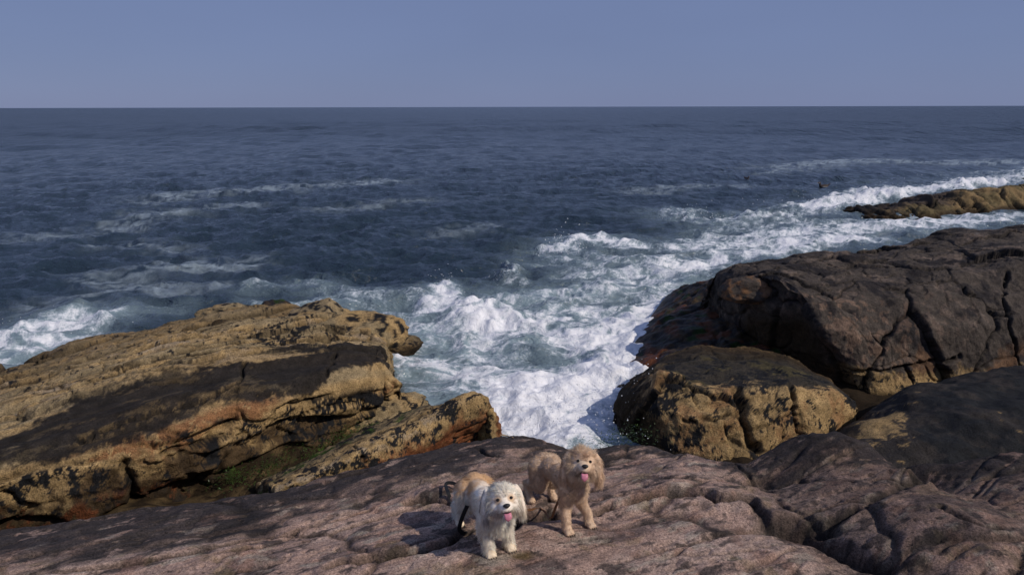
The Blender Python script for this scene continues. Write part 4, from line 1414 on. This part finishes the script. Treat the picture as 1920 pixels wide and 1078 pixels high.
def make_dog(name, loc, rz, cfg):
    s = cfg['s']
    root = empty(name, loc, rz)
    sk = Sculpt()
    L, H, Wd = cfg['L'], cfg['H'], cfg['W']            # half stance length, back height, half width of stance
    hr = cfg['body_r']
    up = cfg.get('lift', 0.0)                          # forequarters stand higher than the hips
    # trunk: deep chest that narrows to the loin, then the hips
    sk.add(ball((L * .72, 0, H * .66 + up), (hr * 1.15, hr * .92, hr * 1.12)), 'chest')
    sk.add(ball((L * .92, 0, H * .64 + up), (hr * .75, hr * .74, hr * .92)), 'bib')
    sk.add(ball((L * .15, 0, H * .70 + up * .6), (hr * 1.4, hr * .86, hr * .95)), 'body')
    sk.add(ball((-L * .45, 0, H * .73 + up * .2), (hr * 1.3, hr * .80, hr * .84)), 'body')
    sk.add(ball((-L * .92, 0, H * .72), (hr * 1.0, hr * .86, hr * .95)), 'rump')
    # head frame
    hp = Vector(cfg['head'])
    MH = Matrix.Translation(hp) @ Matrix.Rotation(cfg['yaw'], 4, 'Z') @ Matrix.Rotation(-cfg['pitch'], 4, 'Y') @ Matrix.Rotation(cfg.get('roll', 0), 4, 'X')
    def h(x, y, z): return (MH @ Vector((x * s, y * s, z * s)))
    rotH = MH.to_euler()
    for b in limb((L * .80, 0, H * .84 + up * .6), h(-.02, 0, -.02), hr * .82, .047 * s): sk.add(b, 'neck')
    def hb(c, r, t, rot=(0, 0, 0)):
        b = ball((0, 0, 0), (r[0] * s, r[1] * s, r[2] * s), rot)
        b.transform(MH @ Matrix.Translation((c[0] * s, c[1] * s, c[2] * s)))
        sk.add(b, t)
    hb((0, 0, 0), (.060, .058, .054), 'skull')
    hb((.030, 0, .026), (.026, .036, .020), 'brow')
    hb((.055, 0, -.018), (.034, .030, .024), 'muzzle')
    hb((.050, 0, -.047), (.030, .021, .012), 'jaw')
    hb((.010, 0, -.040), (.035, .034, .026), 'jaw')
    for q in (-1, 1):
        hb((.018, q * .032, -.024), (.036, .026, .030), 'cheek')
        el = cfg['ear']
        hb((-.012, q * .058, .018), (.022, .012, .022), 'ear_r' if q < 0 else 'ear_l')
        hb((-.012, q * .068, -.012), (.028, .012, .036), 'ear_r' if q < 0 else 'ear_l')
        hb((-.010, q * (.072 + .1 * (el - .06)), -.012 - el * .55), (.026, .012, el * .55), 'ear_r' if q < 0 else 'ear_l')
    # legs, each placed where the photograph shows it
    claws = []
    for (fx, fy), side in zip(cfg['fore'], (-1, 1)):
        zf = cfg['fz'][0 if side < 0 else 1]
        sh = (L * .80, side * hr * .62, H * .63 + up)
        el = (L * .74, side * hr * .70, H * .42 + up * .8)
        wr = (fx - .004, fy, .052 + zf)
        for b in limb(sh, el, .036 * s, .028 * s): sk.add(b, 'foreleg_up')
        for b in limb(el, wr, cfg['leg_r'] * 1.25, cfg['leg_r']): sk.add(b, 'foreleg')
        for b in limb(wr, (fx, fy, .022 + zf), cfg['leg_r'], cfg['leg_r'] * 1.05, 4): sk.add(b, 'foreleg')
        sk.add(ball((fx + .012, fy, .015 + zf), (.027 * s, .0215 * s, .0155 * s)), 'paw')
        for q in (-1.5, -.5, .5, 1.5):
            sk.add(ball((fx + .030 * s, fy + q * .0098 * s, .011 + zf), (.012 * s, .0065 * s, .010 * s)), 'toe')
            claws.append((fx + .042 * s, fy + q * .0098 * s, .007 + zf))
    for (fx, fy), side in zip(cfg['hind'], (-1, 1)):
        zf = cfg['hz'][0 if side < 0 else 1]
        hip = (-L * .92, side * hr * .55, H * .68)
        knee = (-L * .78, side * hr * .78, H * .43)
        hock = (fx - .045 * s, fy, .078 * s + zf)
        for b in limb(hip, knee, .050 * s, .036 * s): sk.add(b, 'thigh')
        for b in limb(knee, hock, .032 * s, cfg['leg_r'] * .82): sk.add(b, 'hindleg')
        for b in limb(hock, (fx - .012, fy, .022 + zf), cfg['leg_r'] * .82, cfg['leg_r'] * .9, 5): sk.add(b, 'hindleg')
        sk.add(ball((fx + .006, fy, .014 + zf), (.026 * s, .020 * s, .0145 * s)), 'paw')
    # tail
    tp = cfg['tail']
    for a, b in zip(tp[:-1], tp[1:]):
        for q in limb(a, b, .014 * s, .011 * s, 4): sk.add(q, 'tail')
    V, N, Q, reg = sk.build(0.0048, 9)
    colr = cfg['colour'](V, N, reg, MH, s)
    Qf = [list(dict.fromkeys(q)) for q in Q.tolist()]
    body = new_mesh('body', V, Q, M_FUR, color=colr)
    body.parent = root
    # ---- coat
    g = np.random.default_rng(cfg['seed'])
    tri = np.concatenate([Q[:, [0, 1, 2]], Q[:, [0, 2, 3]]])
    ar = np.linalg.norm(np.cross(V[tri[:, 1]] - V[tri[:, 0]], V[tri[:, 2]] - V[tri[:, 0]]), axis=1)
    dens = cfg['density'](reg[tri[:, 0]])
    pr = ar * dens; pr /= pr.sum()
    n = cfg['n']
    pick = g.choice(len(tri), n, p=pr)
    u, v = g.uniform(size=n), g.uniform(size=n)
    fl = u + v > 1; u[fl] = 1 - u[fl]; v[fl] = 1 - v[fl]
    T = tri[pick]
    p = V[T[:, 0]] * (1 - u - v)[:, None] + V[T[:, 1]] * u[:, None] + V[T[:, 2]] * v[:, None]
    nn = N[T[:, 0]]
    rg = reg[T[:, 0]]
    cc = colr[T[:, 0]]
    # keep the face features clear
    inv = np.array(MH.inverted())
    ph = (p @ inv[:3, :3].T + inv[:3, 3]) / s
    eye = np.minimum(np.linalg.norm(ph - [.052, .024, .010], axis=1), np.linalg.norm(ph - [.052, -.024, .010], axis=1))
    nose = np.linalg.norm(ph - [.087, 0, -.008], axis=1)
    mouth = np.linalg.norm((ph - [.078, 0, -.036]) / [1, 1.3, .75], axis=1)
    keep = (eye > .0072) & (nose > .0125) & (mouth > .015) & (p[:, 2] > .004)
    p, nn, rg, cc, ph, eye, nose = (q[keep] for q in (p, nn, rg, cc, ph, eye, nose))
    n = len(p)
    leng, nw, flow, grav = cfg['hair'](rg, p, ph, MH)
    # directions in head space: away from the nose and from the parting between the eyes
    hd = ph - np.array([.075, 0, .0])
    hd /= np.linalg.norm(hd, axis=1, keepdims=True)
    hd = hd @ np.array(MH)[:3, :3].T
    ishead = np.isin(rg, ['skull', 'brow', 'muzzle', 'cheek', 'jaw'])
    fd = np.where(ishead[:, None], hd, np.array([[-1.0, 0, 0]]))
    tang = fd - nn * (fd * nn).sum(1, keepdims=True)
    jit = g.normal(size=(n, 3))
    # neighbouring hairs lie in locks
    lock = np.stack([fbm(p * 55, 2, off=o) for o in (0, 40, 80)], -1)
    d = nn * nw[:, None] + tang * flow[:, None] + np.array([[0, 0, -1.0]]) * grav[:, None] + .12 * jit + cfg['lock'] * lock
    d /= np.linalg.norm(d, axis=1, keepdims=True)
    leng = leng * g.uniform(.65, 1.2, n) * np.clip((eye - .005) / .022, .22, 1) * np.clip((nose - .004) / .03, .25, 1)
    bend = np.array([[0, 0, -.45]]) * (grav + .15)[:, None] + .25 * lock
    cc = np.clip(cc * (1 + .13 * g.normal(size=(n, 1)) + .10 * lock[:, :1]), .004, .9)
    rad = np.full(n, cfg['rad']) * g.uniform(.7, 1.3, n)
    curl = cfg['curl'] * np.clip(leng / .02, .3, 1.4)
    SV, SF, SC = strands(p - nn * .002, d, leng, bend, rad, cc, curl, cfg['turns'], cfg['seed'])
    fur = new_mesh('fur', SV, SF, M_FUR, color=SC)
    fur.parent = root
    # ---- features
    for q in (-1, 1):
        e = ball((0, 0, 0), (.0066 * s, .0072 * s, .0060 * s))
        e.transform(MH @ Matrix.Translation((.0515 * s, q * .0245 * s, .009 * s)))
        bm_part('eye', e, M_EYE, root)
    ns = ball((0, 0, 0), (.0095 * s, .0135 * s, .0098 * s))
    for vtx in ns.verts:                                       # flat above, a cleft and two nostrils below
        if vtx.co.z > .004 * s: vtx.co.z *= .8
        if abs(vtx.co.y) < .002 * s and vtx.co.z < 0: vtx.co.x -= .002 * s
        if vtx.co.z < -.004 * s: vtx.co.y *= .75
    ns.transform(MH @ Matrix.Translation((.087 * s, 0, -.006 * s)))
    bm_part('nose', ns, M_NOSE, root)
    mo = ball((0, 0, 0), (.020 * s, .0185 * s, .0072 * s))
    mo.transform(MH @ Matrix.Translation((.066 * s, 0, -.034 * s)))
    bm_part('mouth', mo, M_MOUTH, root)
    TV, TF = tongue_mesh(s, cfg['droop'])
    part_mesh('tongue', TV, TF, M_TONGUE, root, MH @ Matrix.Translation((.060 * s, 0, -.038 * s)))
    for c in claws:
        b = ball(c, (.005, .0022, .003), (0, .5, 0), seg=8, rings=6)
        bm_part('claw', b, M_CLAW, root)
    return root, MH


def sel(reg, table, default):
    out = np.full(len(reg), default, dtype=np.float64)
    for k, v in table.items():
        out[reg == k] = v
    return out


def colour_white(V, N, reg, MH, s):
    C = np.ones((len(V), 3)) * [.90, .81, .68]
    b = fbm(V * 22, 3, off=3)
    sad = sstep(-.02, -.07, V[:, 0] + .03 * b) * sstep(.150, .185, V[:, 2] + .02 * b) * np.isin(reg, ['body', 'rump', 'tail', 'thigh'])
    C = mixc(C, [.54, .335, .18], sad)
    C = mixc(C, [.62, .47, .34], .6 * sstep(.0, .4, b) * np.isin(reg, ['thigh', 'body']))
    inv = np.array(MH.inverted())
    ph = (V @ inv[:3, :3].T + inv[:3, 3]) / s
    eye = np.minimum(np.linalg.norm(ph - [.05, .024, .006], axis=1), np.linalg.norm(ph - [.05, -.024, .006], axis=1))
    C = mixc(C, [.56, .36, .20], .8 * sstep(.022, .010, eye))
    lip = np.abs(ph[:, 2] + .036) < .010
    C = mixc(C, [.35, .24, .17], .6 * lip * (ph[:, 0] > .035) * np.isin(reg, ['muzzle', 'jaw', 'cheek']))
    C = mixc(C, [.30, .27, .25], .85 * sstep(-.35, .25, fbm(V * np.array([40, 40, 12]), 3, off=5)) * (reg == 'ear_r'))
    C = mixc(C, [.80, .66, .52], .6 * (reg == 'ear_l'))
    C = mixc(C, [.72, .56, .36], .6 * np.isin(reg, ['paw', 'toe']))
    return C


def hair_white(rg, p, ph, MH):
    L = sel(rg, {'skull': .028, 'brow': .018, 'muzzle': .014, 'jaw': .018, 'cheek': .026, 'ear_r': .028, 'ear_l': .026, 'neck': .026, 'chest': .022, 'bib': .024,
                 'body': .018, 'rump': .020, 'thigh': .022, 'foreleg_up': .020, 'foreleg': .017, 'hindleg': .018, 'paw': .012, 'toe': .006, 'tail': .018}, .02)
    nw = sel(rg, {'skull': .55, 'brow': .45, 'muzzle': .35, 'cheek': .55, 'jaw': .4, 'ear_r': .2, 'ear_l': .2, 'foreleg': .5, 'paw': .5, 'toe': .4}, .5)
    fl = sel(rg, {'skull': .8, 'brow': .7, 'muzzle': .9, 'cheek': .6, 'jaw': .5, 'ear_r': .0, 'ear_l': .0, 'neck': .2, 'foreleg': .1, 'paw': -.4, 'toe': -.3}, .6)
    gr = sel(rg, {'skull': .38, 'brow': .2, 'muzzle': .45, 'cheek': .75, 'jaw': .7, 'ear_r': 1.1, 'ear_l': 1.1, 'neck': .7, 'chest': .7, 'bib': .7, 'foreleg': .65, 'paw': .4, 'tail': .6}, .55)
    return L, nw, fl, gr


def colour_apricot(V, N, reg, MH, s):
    C = np.ones((len(V), 3)) * [.66, .475, .325]
    b = fbm(V * 24, 3, off=13)
    C = mixc(C, [.50, .36, .26], .8 * np.isin(reg, ['body', 'rump', 'thigh']) * sstep(-.4, .3, b))
    C = mixc(C, [.70, .54, .39], .5 * sstep(0, .4, b))
    inv = np.array(MH.inverted())
    ph = (V @ inv[:3, :3].T + inv[:3, 3]) / s
    C = mixc(C, [.70, .56, .42], .75 * (reg == 'skull') * sstep(-.2, .3, fbm(V * 30, 2, off=8)))
    C = mixc(C, [.62, .50, .36], .7 * (reg == 'jaw'))
    C = mixc(C, [.68, .54, .40], .6 * np.isin(reg, ['cheek', 'muzzle']) * (ph[:, 1] < .01))
    C = mixc(C, [.64, .44, .29], .8 * np.isin(reg, ['ear_l', 'ear_r', 'brow']))
    C = mixc(C, [.66, .56, .46], .7 * np.exp(-((V[:, 1] / .018) ** 2)) * (reg == 'bib') * sstep(.16, .12, V[:, 2]))
    lip = np.abs(ph[:, 2] + .036) < .009
    C = mixc(C, [.16, .09, .05], .75 * lip * (ph[:, 0] > .04) * np.isin(reg, ['muzzle', 'jaw']))
    return C


def hair_apricot(rg, p, ph, MH):
    L = sel(rg, {'skull': .030, 'brow': .020, 'muzzle': .016, 'jaw': .016, 'cheek': .026, 'ear_r': .024, 'ear_l': .024, 'neck': .020, 'chest': .017, 'bib': .018,
                 'body': .011, 'rump': .011, 'thigh': .012, 'foreleg_up': .012, 'foreleg': .0075, 'hindleg': .009, 'paw': .007, 'toe': .005, 'tail': .014}, .014)
    nw = sel(rg, {'skull': .7, 'brow': .5, 'muzzle': .35, 'ear_r': .5, 'ear_l': .5}, .75)
    fl = sel(rg, {'skull': .4, 'brow': .6, 'muzzle': .8, 'cheek': .5, 'ear_r': .0, 'ear_l': .0, 'paw': -.3, 'toe': -.2}, .35)
    gr = sel(rg, {'skull': .25, 'muzzle': .35, 'cheek': .6, 'ear_r': .9, 'ear_l': .9, 'neck': .5}, .3)
    return L, nw, fl, gr


GS = Surf(np.stack([GX, GY, GZ], -1)[(GY < 4.2) & (GY > 1.6)])


def place(front, rear):
    """stance: midpoint of the fore paws and of the hind paws, both on the ledge"""
    a, b = GS(*front), GS(*rear)
    return a, b, math.atan2(a[1] - b[1], a[0] - b[0])


def to_local(o, rz, p):
    d = p - o
    return (d[0] * math.cos(rz) + d[1] * math.sin(rz), -d[0] * math.sin(rz) + d[1] * math.cos(rz))


def stance(paws, hind, rz, o):
    """local paw spots and their heights above the dog's origin"""
    f, fz, hh, hz = [], [], [], []
    for q in paws:
        p = GS(*q); l = to_local(o, rz, p); f.append(l)
        fz.append(ground_z(p[0], p[1]) - o[2])
    for l in hind:
        x = o[0] + l[0] * math.cos(rz) - l[1] * math.sin(rz); y = o[1] + l[0] * math.sin(rz) + l[1] * math.cos(rz)
        hh.append(l); hz.append(ground_z(x, y) - o[2])
    return f, fz, hh, hz


def build_dogs():
    out = []
    # white one
    rz = R(-66)
    fr = GS(934, 1036)
    o = np.array([fr[0] - .135 * math.cos(rz), fr[1] - .135 * math.sin(rz), 0.0])
    o[2] = ground_z(o[0], o[1])
    f, fz, hh, hz = stance([(915, 1038), (954, 1027)], [(-.155, -.058), (-.150, .058)], rz, o)
    hw = aty(941, 932, fr[1] - .04)
    cfg = dict(s=1.0, L=.135, H=.228, lift=.012, W=.05, body_r=.061, head=(*to_local(o, rz, hw), hw[2] - o[2]), yaw=R(-13), pitch=R(16), roll=R(4), ear=.062, fore=f, fz=fz, hind=hh, hz=hz,
               leg_r=.021, tail=[(-.175, 0, .155), (-.20, .005, .13), (-.21, .01, .10)], seed=5, n=34000, rad=.00068, curl=.0004, turns=.8, lock=.17, droop=1.05,
               colour=colour_white, hair=hair_white, density=lambda r: sel(r, {'ear_r': 1.3, 'ear_l': 1.3, 'skull': 1.5, 'cheek': 1.6, 'muzzle': 2.0, 'brow': 1.8, 'jaw': 1.6, 'toe': 1.5}, 1.0))
    d1, M1 = make_dog('dog', tuple(o), rz, cfg)
    tag(d1, 'fluffy white dog with a tan rump and pink tongue out, standing at left', 'dog')
    out.append((d1, M1, o, rz))
    # apricot one
    rz = R(-64)
    fr = GS(1082, 994)
    o = np.array([fr[0] - .15 * math.cos(rz), fr[1] - .15 * math.sin(rz), 0.0])
    o[2] = ground_z(o[0], o[1])
    f, fz, hh, hz = stance([(1060, 997), (1101, 985)], [(-.165, -.055), (-.15, .055)], rz, o)
    hw = aty(1091, 866, fr[1] - .03)
    cfg = dict(s=.98, L=.145, H=.292, lift=.038, W=.05, body_r=.051, head=(*to_local(o, rz, hw), hw[2] - o[2]), yaw=R(-24), pitch=R(22), roll=R(-5), ear=.072, fore=f, fz=fz, hind=hh, hz=hz,
               leg_r=.0195, tail=[(-.18, 0, .20), (-.21, 0, .17), (-.215, 0, .13)], seed=8, n=32000, rad=.00070, curl=.0026, turns=2.0, lock=.36, droop=1.15,
               colour=colour_apricot, hair=hair_apricot, density=lambda r: sel(r, {'skull': 1.3, 'cheek': 1.4, 'muzzle': 1.8, 'brow': 1.6, 'jaw': 1.4, 'toe': 1.4}, 1.0))
    d2, M2 = make_dog('dog', tuple(o), rz, cfg)
    tag(d2, 'curly apricot dog with long ears and tongue out, standing behind the white one', 'dog')
    out.append((d2, M2, o, rz))
    return out


DOGS = build_dogs()


def strap(name, pts, width, thick, mat, parent=None, closed=False):
    """flat webbing swept along a path"""
    P = [Vector(p) for p in pts]
    # resample with Catmull-Rom
    Q = []
    for i in range(len(P) - 1):
        a, b, c, d = P[max(i - 1, 0)], P[i], P[i + 1], P[min(i + 2, len(P) - 1)]
        for k in range(8):
            t = k / 8
            Q.append(.5 * ((2 * b) + (-a + c) * t + (2 * a - 5 * b + 4 * c - d) * t * t + (-a + 3 * b - 3 * c + d) * t ** 3))
    Q.append(P[-1])
    V, F = [], []
    for i, p in enumerate(Q):
        tn = (Q[min(i + 1, len(Q) - 1)] - Q[max(i - 1, 0)]).normalized()
        side = tn.cross(Vector((0.3, -1, .25))).normalized()
        up = side.cross(tn).normalized()
        for a, b in ((-1, -1), (1, -1), (1, 1), (-1, 1)):
            V.append(p + side * (a * width / 2) + up * (b * thick / 2))
    for i in range(len(Q) - 1):
        for j in range(4):
            a, b = i * 4 + j, i * 4 + (j + 1) % 4
            F.append([a, b, b + 4, a + 4])
    F.append([0, 1, 2, 3]); F.append([(len(Q) - 1) * 4 + k for k in (3, 2, 1, 0)])
    o = part_mesh(name, V, F, mat, parent)
    o.data.polygons.foreach_set('use_smooth', [False] * len(o.data.polygons))
    return o


def gp(px, py, up=.006):
    p = GS(px, py)
    return (p[0], p[1], ground_z(p[0], p[1]) + up)


def build_leashes():
    d1, M1, o1, r1 = DOGS[0]
    def loc(o, rz, x, y, z):
        return (o[0] + x * math.cos(rz) - y * math.sin(rz), o[1] + x * math.sin(rz) + y * math.cos(rz), o[2] + z)
    path = [loc(o1, r1, -.02, -.070, .15), loc(o1, r1, -.035, -.088, .09), loc(o1, r1, -.05, -.095, .03), gp(872, 1000), gp(866, 985), gp(857, 968), gp(848, 948), gp(840, 930, .02), gp(834, 918, .03), gp(848, 916, .03), gp(864, 920, .02)]
    l = strap('leash', path, .016, .004, M_BLACKSTRAP)
    tag(l, 'black webbing leash trailing on the rock behind the white dog', 'leash')
    d2, M2, o2, r2 = DOGS[1]
    path = [loc(o2, r2, .12, -.058, .22), loc(o2, r2, .09, -.070, .14), loc(o2, r2, .06, -.078, .07), gp(1014, 958, .012), gp(985, 963, .014), gp(955, 962, .012)]
    l = strap('leash', path, .010, .003, M_BROWNSTRAP)
    tag(l, 'thin brown leash hanging from the apricot dog to the rock', 'leash')
    # collars
    for (d, M, o, rz), mat, c, r in ((DOGS[0], M_BLACKSTRAP, (.105, 0, .195), .062), (DOGS[1], M_BROWNSTRAP, (.140, 0, .285), .052)):
        pts = [(c[0] + r * .45 * math.cos(a), r * math.sin(a), c[2] + r * .95 * math.cos(a)) for a in np.linspace(0, 2 * math.pi, 17)]
        strap('collar', pts, .014, .004, mat, d)


build_leashes()

# ------------------------------------------------------------------ ducks on the water
def water_z(x, y):
    dx, dy, z = sea_height(np.array([[x]]), np.array([[y]]), np.array([[max(.3, math.hypot(x, y) ** 2 / 3.8 * .00108)]]))
    return float(z[0, 0])


M_PLUME = plain('duck_dark', (.045, .032, .026), 0.6, 0.2, bump=(90, .01))
M_PALE = plain('duck_pale', (.50, .46, .42), 0.6, 0.2)
M_BILL = plain('duck_bill', (.30, .17, .08), 0.4, 0.3)


def duck(px, py, rz, label, scale=1.0):
    p = at(px, py, 0.0)
    root = empty('duck', (p[0], p[1], water_z(p[0], p[1]) - .02), rz)
    tag(root, label, 'duck', 'ducks on the sea')
    b = ball((0, 0, 0), (1, 1, 1), seg=20, rings=14)
    for v in b.verts:
        x, y, z = v.co
        w = 1 - .35 * max(0, -x) ** 2
        v.co = (x * .26 * scale, y * .125 * scale * w, (z * (.095 if z > 0 else .06) + (.06 * max(0, -x) ** 2)) * scale + .05)
    bm_part('body', b, M_PLUME, root)
    f = ball((.02, 0, .045 * scale), (.22 * scale, .128 * scale, .05 * scale), seg=16, rings=10)
    bm_part('flank', f, M_PALE, root)
    t = ball((-.27 * scale, 0, .14 * scale), (.08 * scale, .05 * scale, .025 * scale), (0, .6, 0), seg=12, rings=8)
    bm_part('tail', t, M_PLUME, root)
    n = bmesh.new()
    me = []
    for bb in limb((.19 * scale, 0, .08 * scale), (.23 * scale, 0, .20 * scale), .055 * scale, .042 * scale, 5):
        tmp = bpy.data.meshes.new('t'); bb.to_mesh(tmp); bb.free(); n.from_mesh(tmp); bpy.data.meshes.remove(tmp)
    bm_part('neck', n, M_PLUME, root)
    hd = ball((.25 * scale, 0, .235 * scale), (.068 * scale, .048 * scale, .052 * scale), seg=16, rings=10)
    head = bm_part('head', hd, M_PLUME, root)
    ck = ball((.27 * scale, 0, .225 * scale), (.048 * scale, .051 * scale, .036 * scale), seg=14, rings=9)
    bm_part('cheek', ck, M_PALE, head)
    bl = ball((.325 * scale, 0, .222 * scale), (.05 * scale, .018 * scale, .014 * scale), (0, .15, 0), seg=12, rings=8)
    bm_part('bill', bl, M_BILL, head)
    return root


duck(1545, 352, R(190), 'dark duck with a pale flank, the larger of two floating off the islet')
duck(1400, 337, R(-75), 'small looking duck floating alone, left of the one off the islet', .72)

# ------------------------------------------------------------------ spray, weed
def scatter_mesh(name, centres, radii, mat, kind='stuff', stretch=None):
    V0 = np.array([(1, 0, 0), (-1, 0, 0), (0, 1, 0), (0, -1, 0), (0, 0, 1), (0, 0, -1)], dtype=np.float32)
    F0 = np.array([(0, 2, 4), (2, 1, 4), (1, 3, 4), (3, 0, 4), (2, 0, 5), (1, 2, 5), (3, 1, 5), (0, 3, 5)])
    n = len(centres)
    V = centres[:, None] + V0[None] * radii[:, None, None] * (1 if stretch is None else stretch)
    F = (np.arange(n) * 6)[:, None, None] + F0[None]
    o = new_mesh(name, V.reshape(-1, 3), F.reshape(-1, 3), mat)
    return tag(o, kind=kind)


def spray():
    g = np.random.default_rng(77)
    m = plain('spray_white', (.80, .82, .86), 0.4, 0.4)
    C, Rr = [], []
    for (px, py, z, n, sx, sy, h) in [(1075, 815, .35, 260, .28, .30, .45), (1190, 735, .25, 260, .25, .45, .30), (830, 560, .35, 240, .25, .35, .35), (1060, 462, .3, 160, .35, .4, .3),
                                      (1110, 780, .3, 240, .35, .4, .35), (1640, 372, .3, 200, 2.2, .4, .35), (1780, 356, .3, 160, 2.2, .4, .3), (80, 612, .2, 140, .6, .4, .2), (1300, 405, .25, 100, .5, .4, .2), (945, 515, .2, 80, .2, .2, .2)]:
        c = at(px, py, z)
        q = g.normal(size=(n, 3)) * [sx, sy, 0]
        q[:, 2] = np.abs(g.normal(size=n)) * h * np.exp(-(q[:, 0] / (1.5 * sx)) ** 2)
        C.append(c + q - [0, 0, .1]); Rr.append(g.uniform(.25, 1, n) ** 2 * (.010 if py > 500 else .02))
    o = scatter_mesh('sea_spray', np.concatenate(C), np.concatenate(Rr), m)
    o['label'] = 'white spray droplets thrown up above the breaking foam'
    o['category'] = 'spray'


spray()


def weed():
    """soft green weed in the wet gully and on the channel's edge"""
    g = np.random.default_rng(31)
    m, nt, N, L, bs = new_mat('green_weed')
    oi = N.new('ShaderNodeTexCoord').outputs['Object']
    n = noise_node(N, L, oi, 6, 4)
    rp = N.new('ShaderNodeValToRGB')
    rp.color_ramp.elements[0].position = .3; rp.color_ramp.elements[0].color = (.012, .024, .005, 1)
    rp.color_ramp.elements[1].position = .7; rp.color_ramp.elements[1].color = (.05, .09, .014, 1)
    L.new(n, rp.inputs[0]); L.new(rp.outputs[0], bs.inputs['Base Color'])
    bs.inputs['Roughness'].default_value = .45
    V, F = [], []
    def blade(p, l):
        a = g.uniform(0, 6.28); lean = g.uniform(.3, 1.4)
        d = np.array([math.cos(a) * lean, math.sin(a) * lean, .6]); d /= np.linalg.norm(d)
        s = np.array([-math.sin(a), math.cos(a), 0]) * l * .14
        i = len(V)
        for k, w in ((0, .6), (.5, 1), (1, .15)):
            c = p + d * l * k + np.array([0, 0, -.5 * l * k * k])
            V.append(c - s * w); V.append(c + s * w)
        F.append([i, i + 1, i + 3, i + 2]); F.append([i + 2, i + 3, i + 5, i + 4])
    for (a, b, n, sp) in [((400, 908, .26), (520, 868, .27), 380, .10), ((500, 872, .28), (640, 825, .30), 320, .09), ((620, 825, .32), (700, 795, .36), 350, .06), ((430, 885, .36), (440, 890, .32), 160, .05),
                          ((1105, 838, .35), (1210, 812, .40), 500, .13)]:
        A, B = at(*a), at(*b)
        for k in range(n):
            p = A + (B - A) * g.uniform() + g.normal(size=3) * [sp, sp, .03]
            blade(p, g.uniform(.015, .04))
    o = new_mesh('seaweed', V, F, m, smooth=True)
    tag(o, 'bright green seaweed in the wet gully under the layered rock', 'seaweed', kind='stuff')


weed()


def twig():
    pts = [gp(936, 816, .008), gp(943, 819, .014), gp(952, 821, .012), gp(962, 823, .008)]
    m = plain('dry_twig', (.36, .27, .18), .8, .1, bump=(200, .003))
    V, F = [], []
    for i, p in enumerate(pts):
        r = .006 - .0012 * i
        for j in range(7):
            a = j * 6.283 / 7
            V.append((p[0], p[1] + math.cos(a) * r, p[2] + math.sin(a) * r))
    for i in range(len(pts) - 1):
        for j in range(7):
            a, b = i * 7 + j, i * 7 + (j + 1) % 7
            F.append([a, b, b + 7, a + 7])
    F.append(list(range(6, -1, -1))); F.append([21 + j for j in range(7)])
    o = part_mesh('twig', V, F, m, None)
    tag(o, 'short pale dry twig lying near the far edge of the ledge', 'twig')


twig()
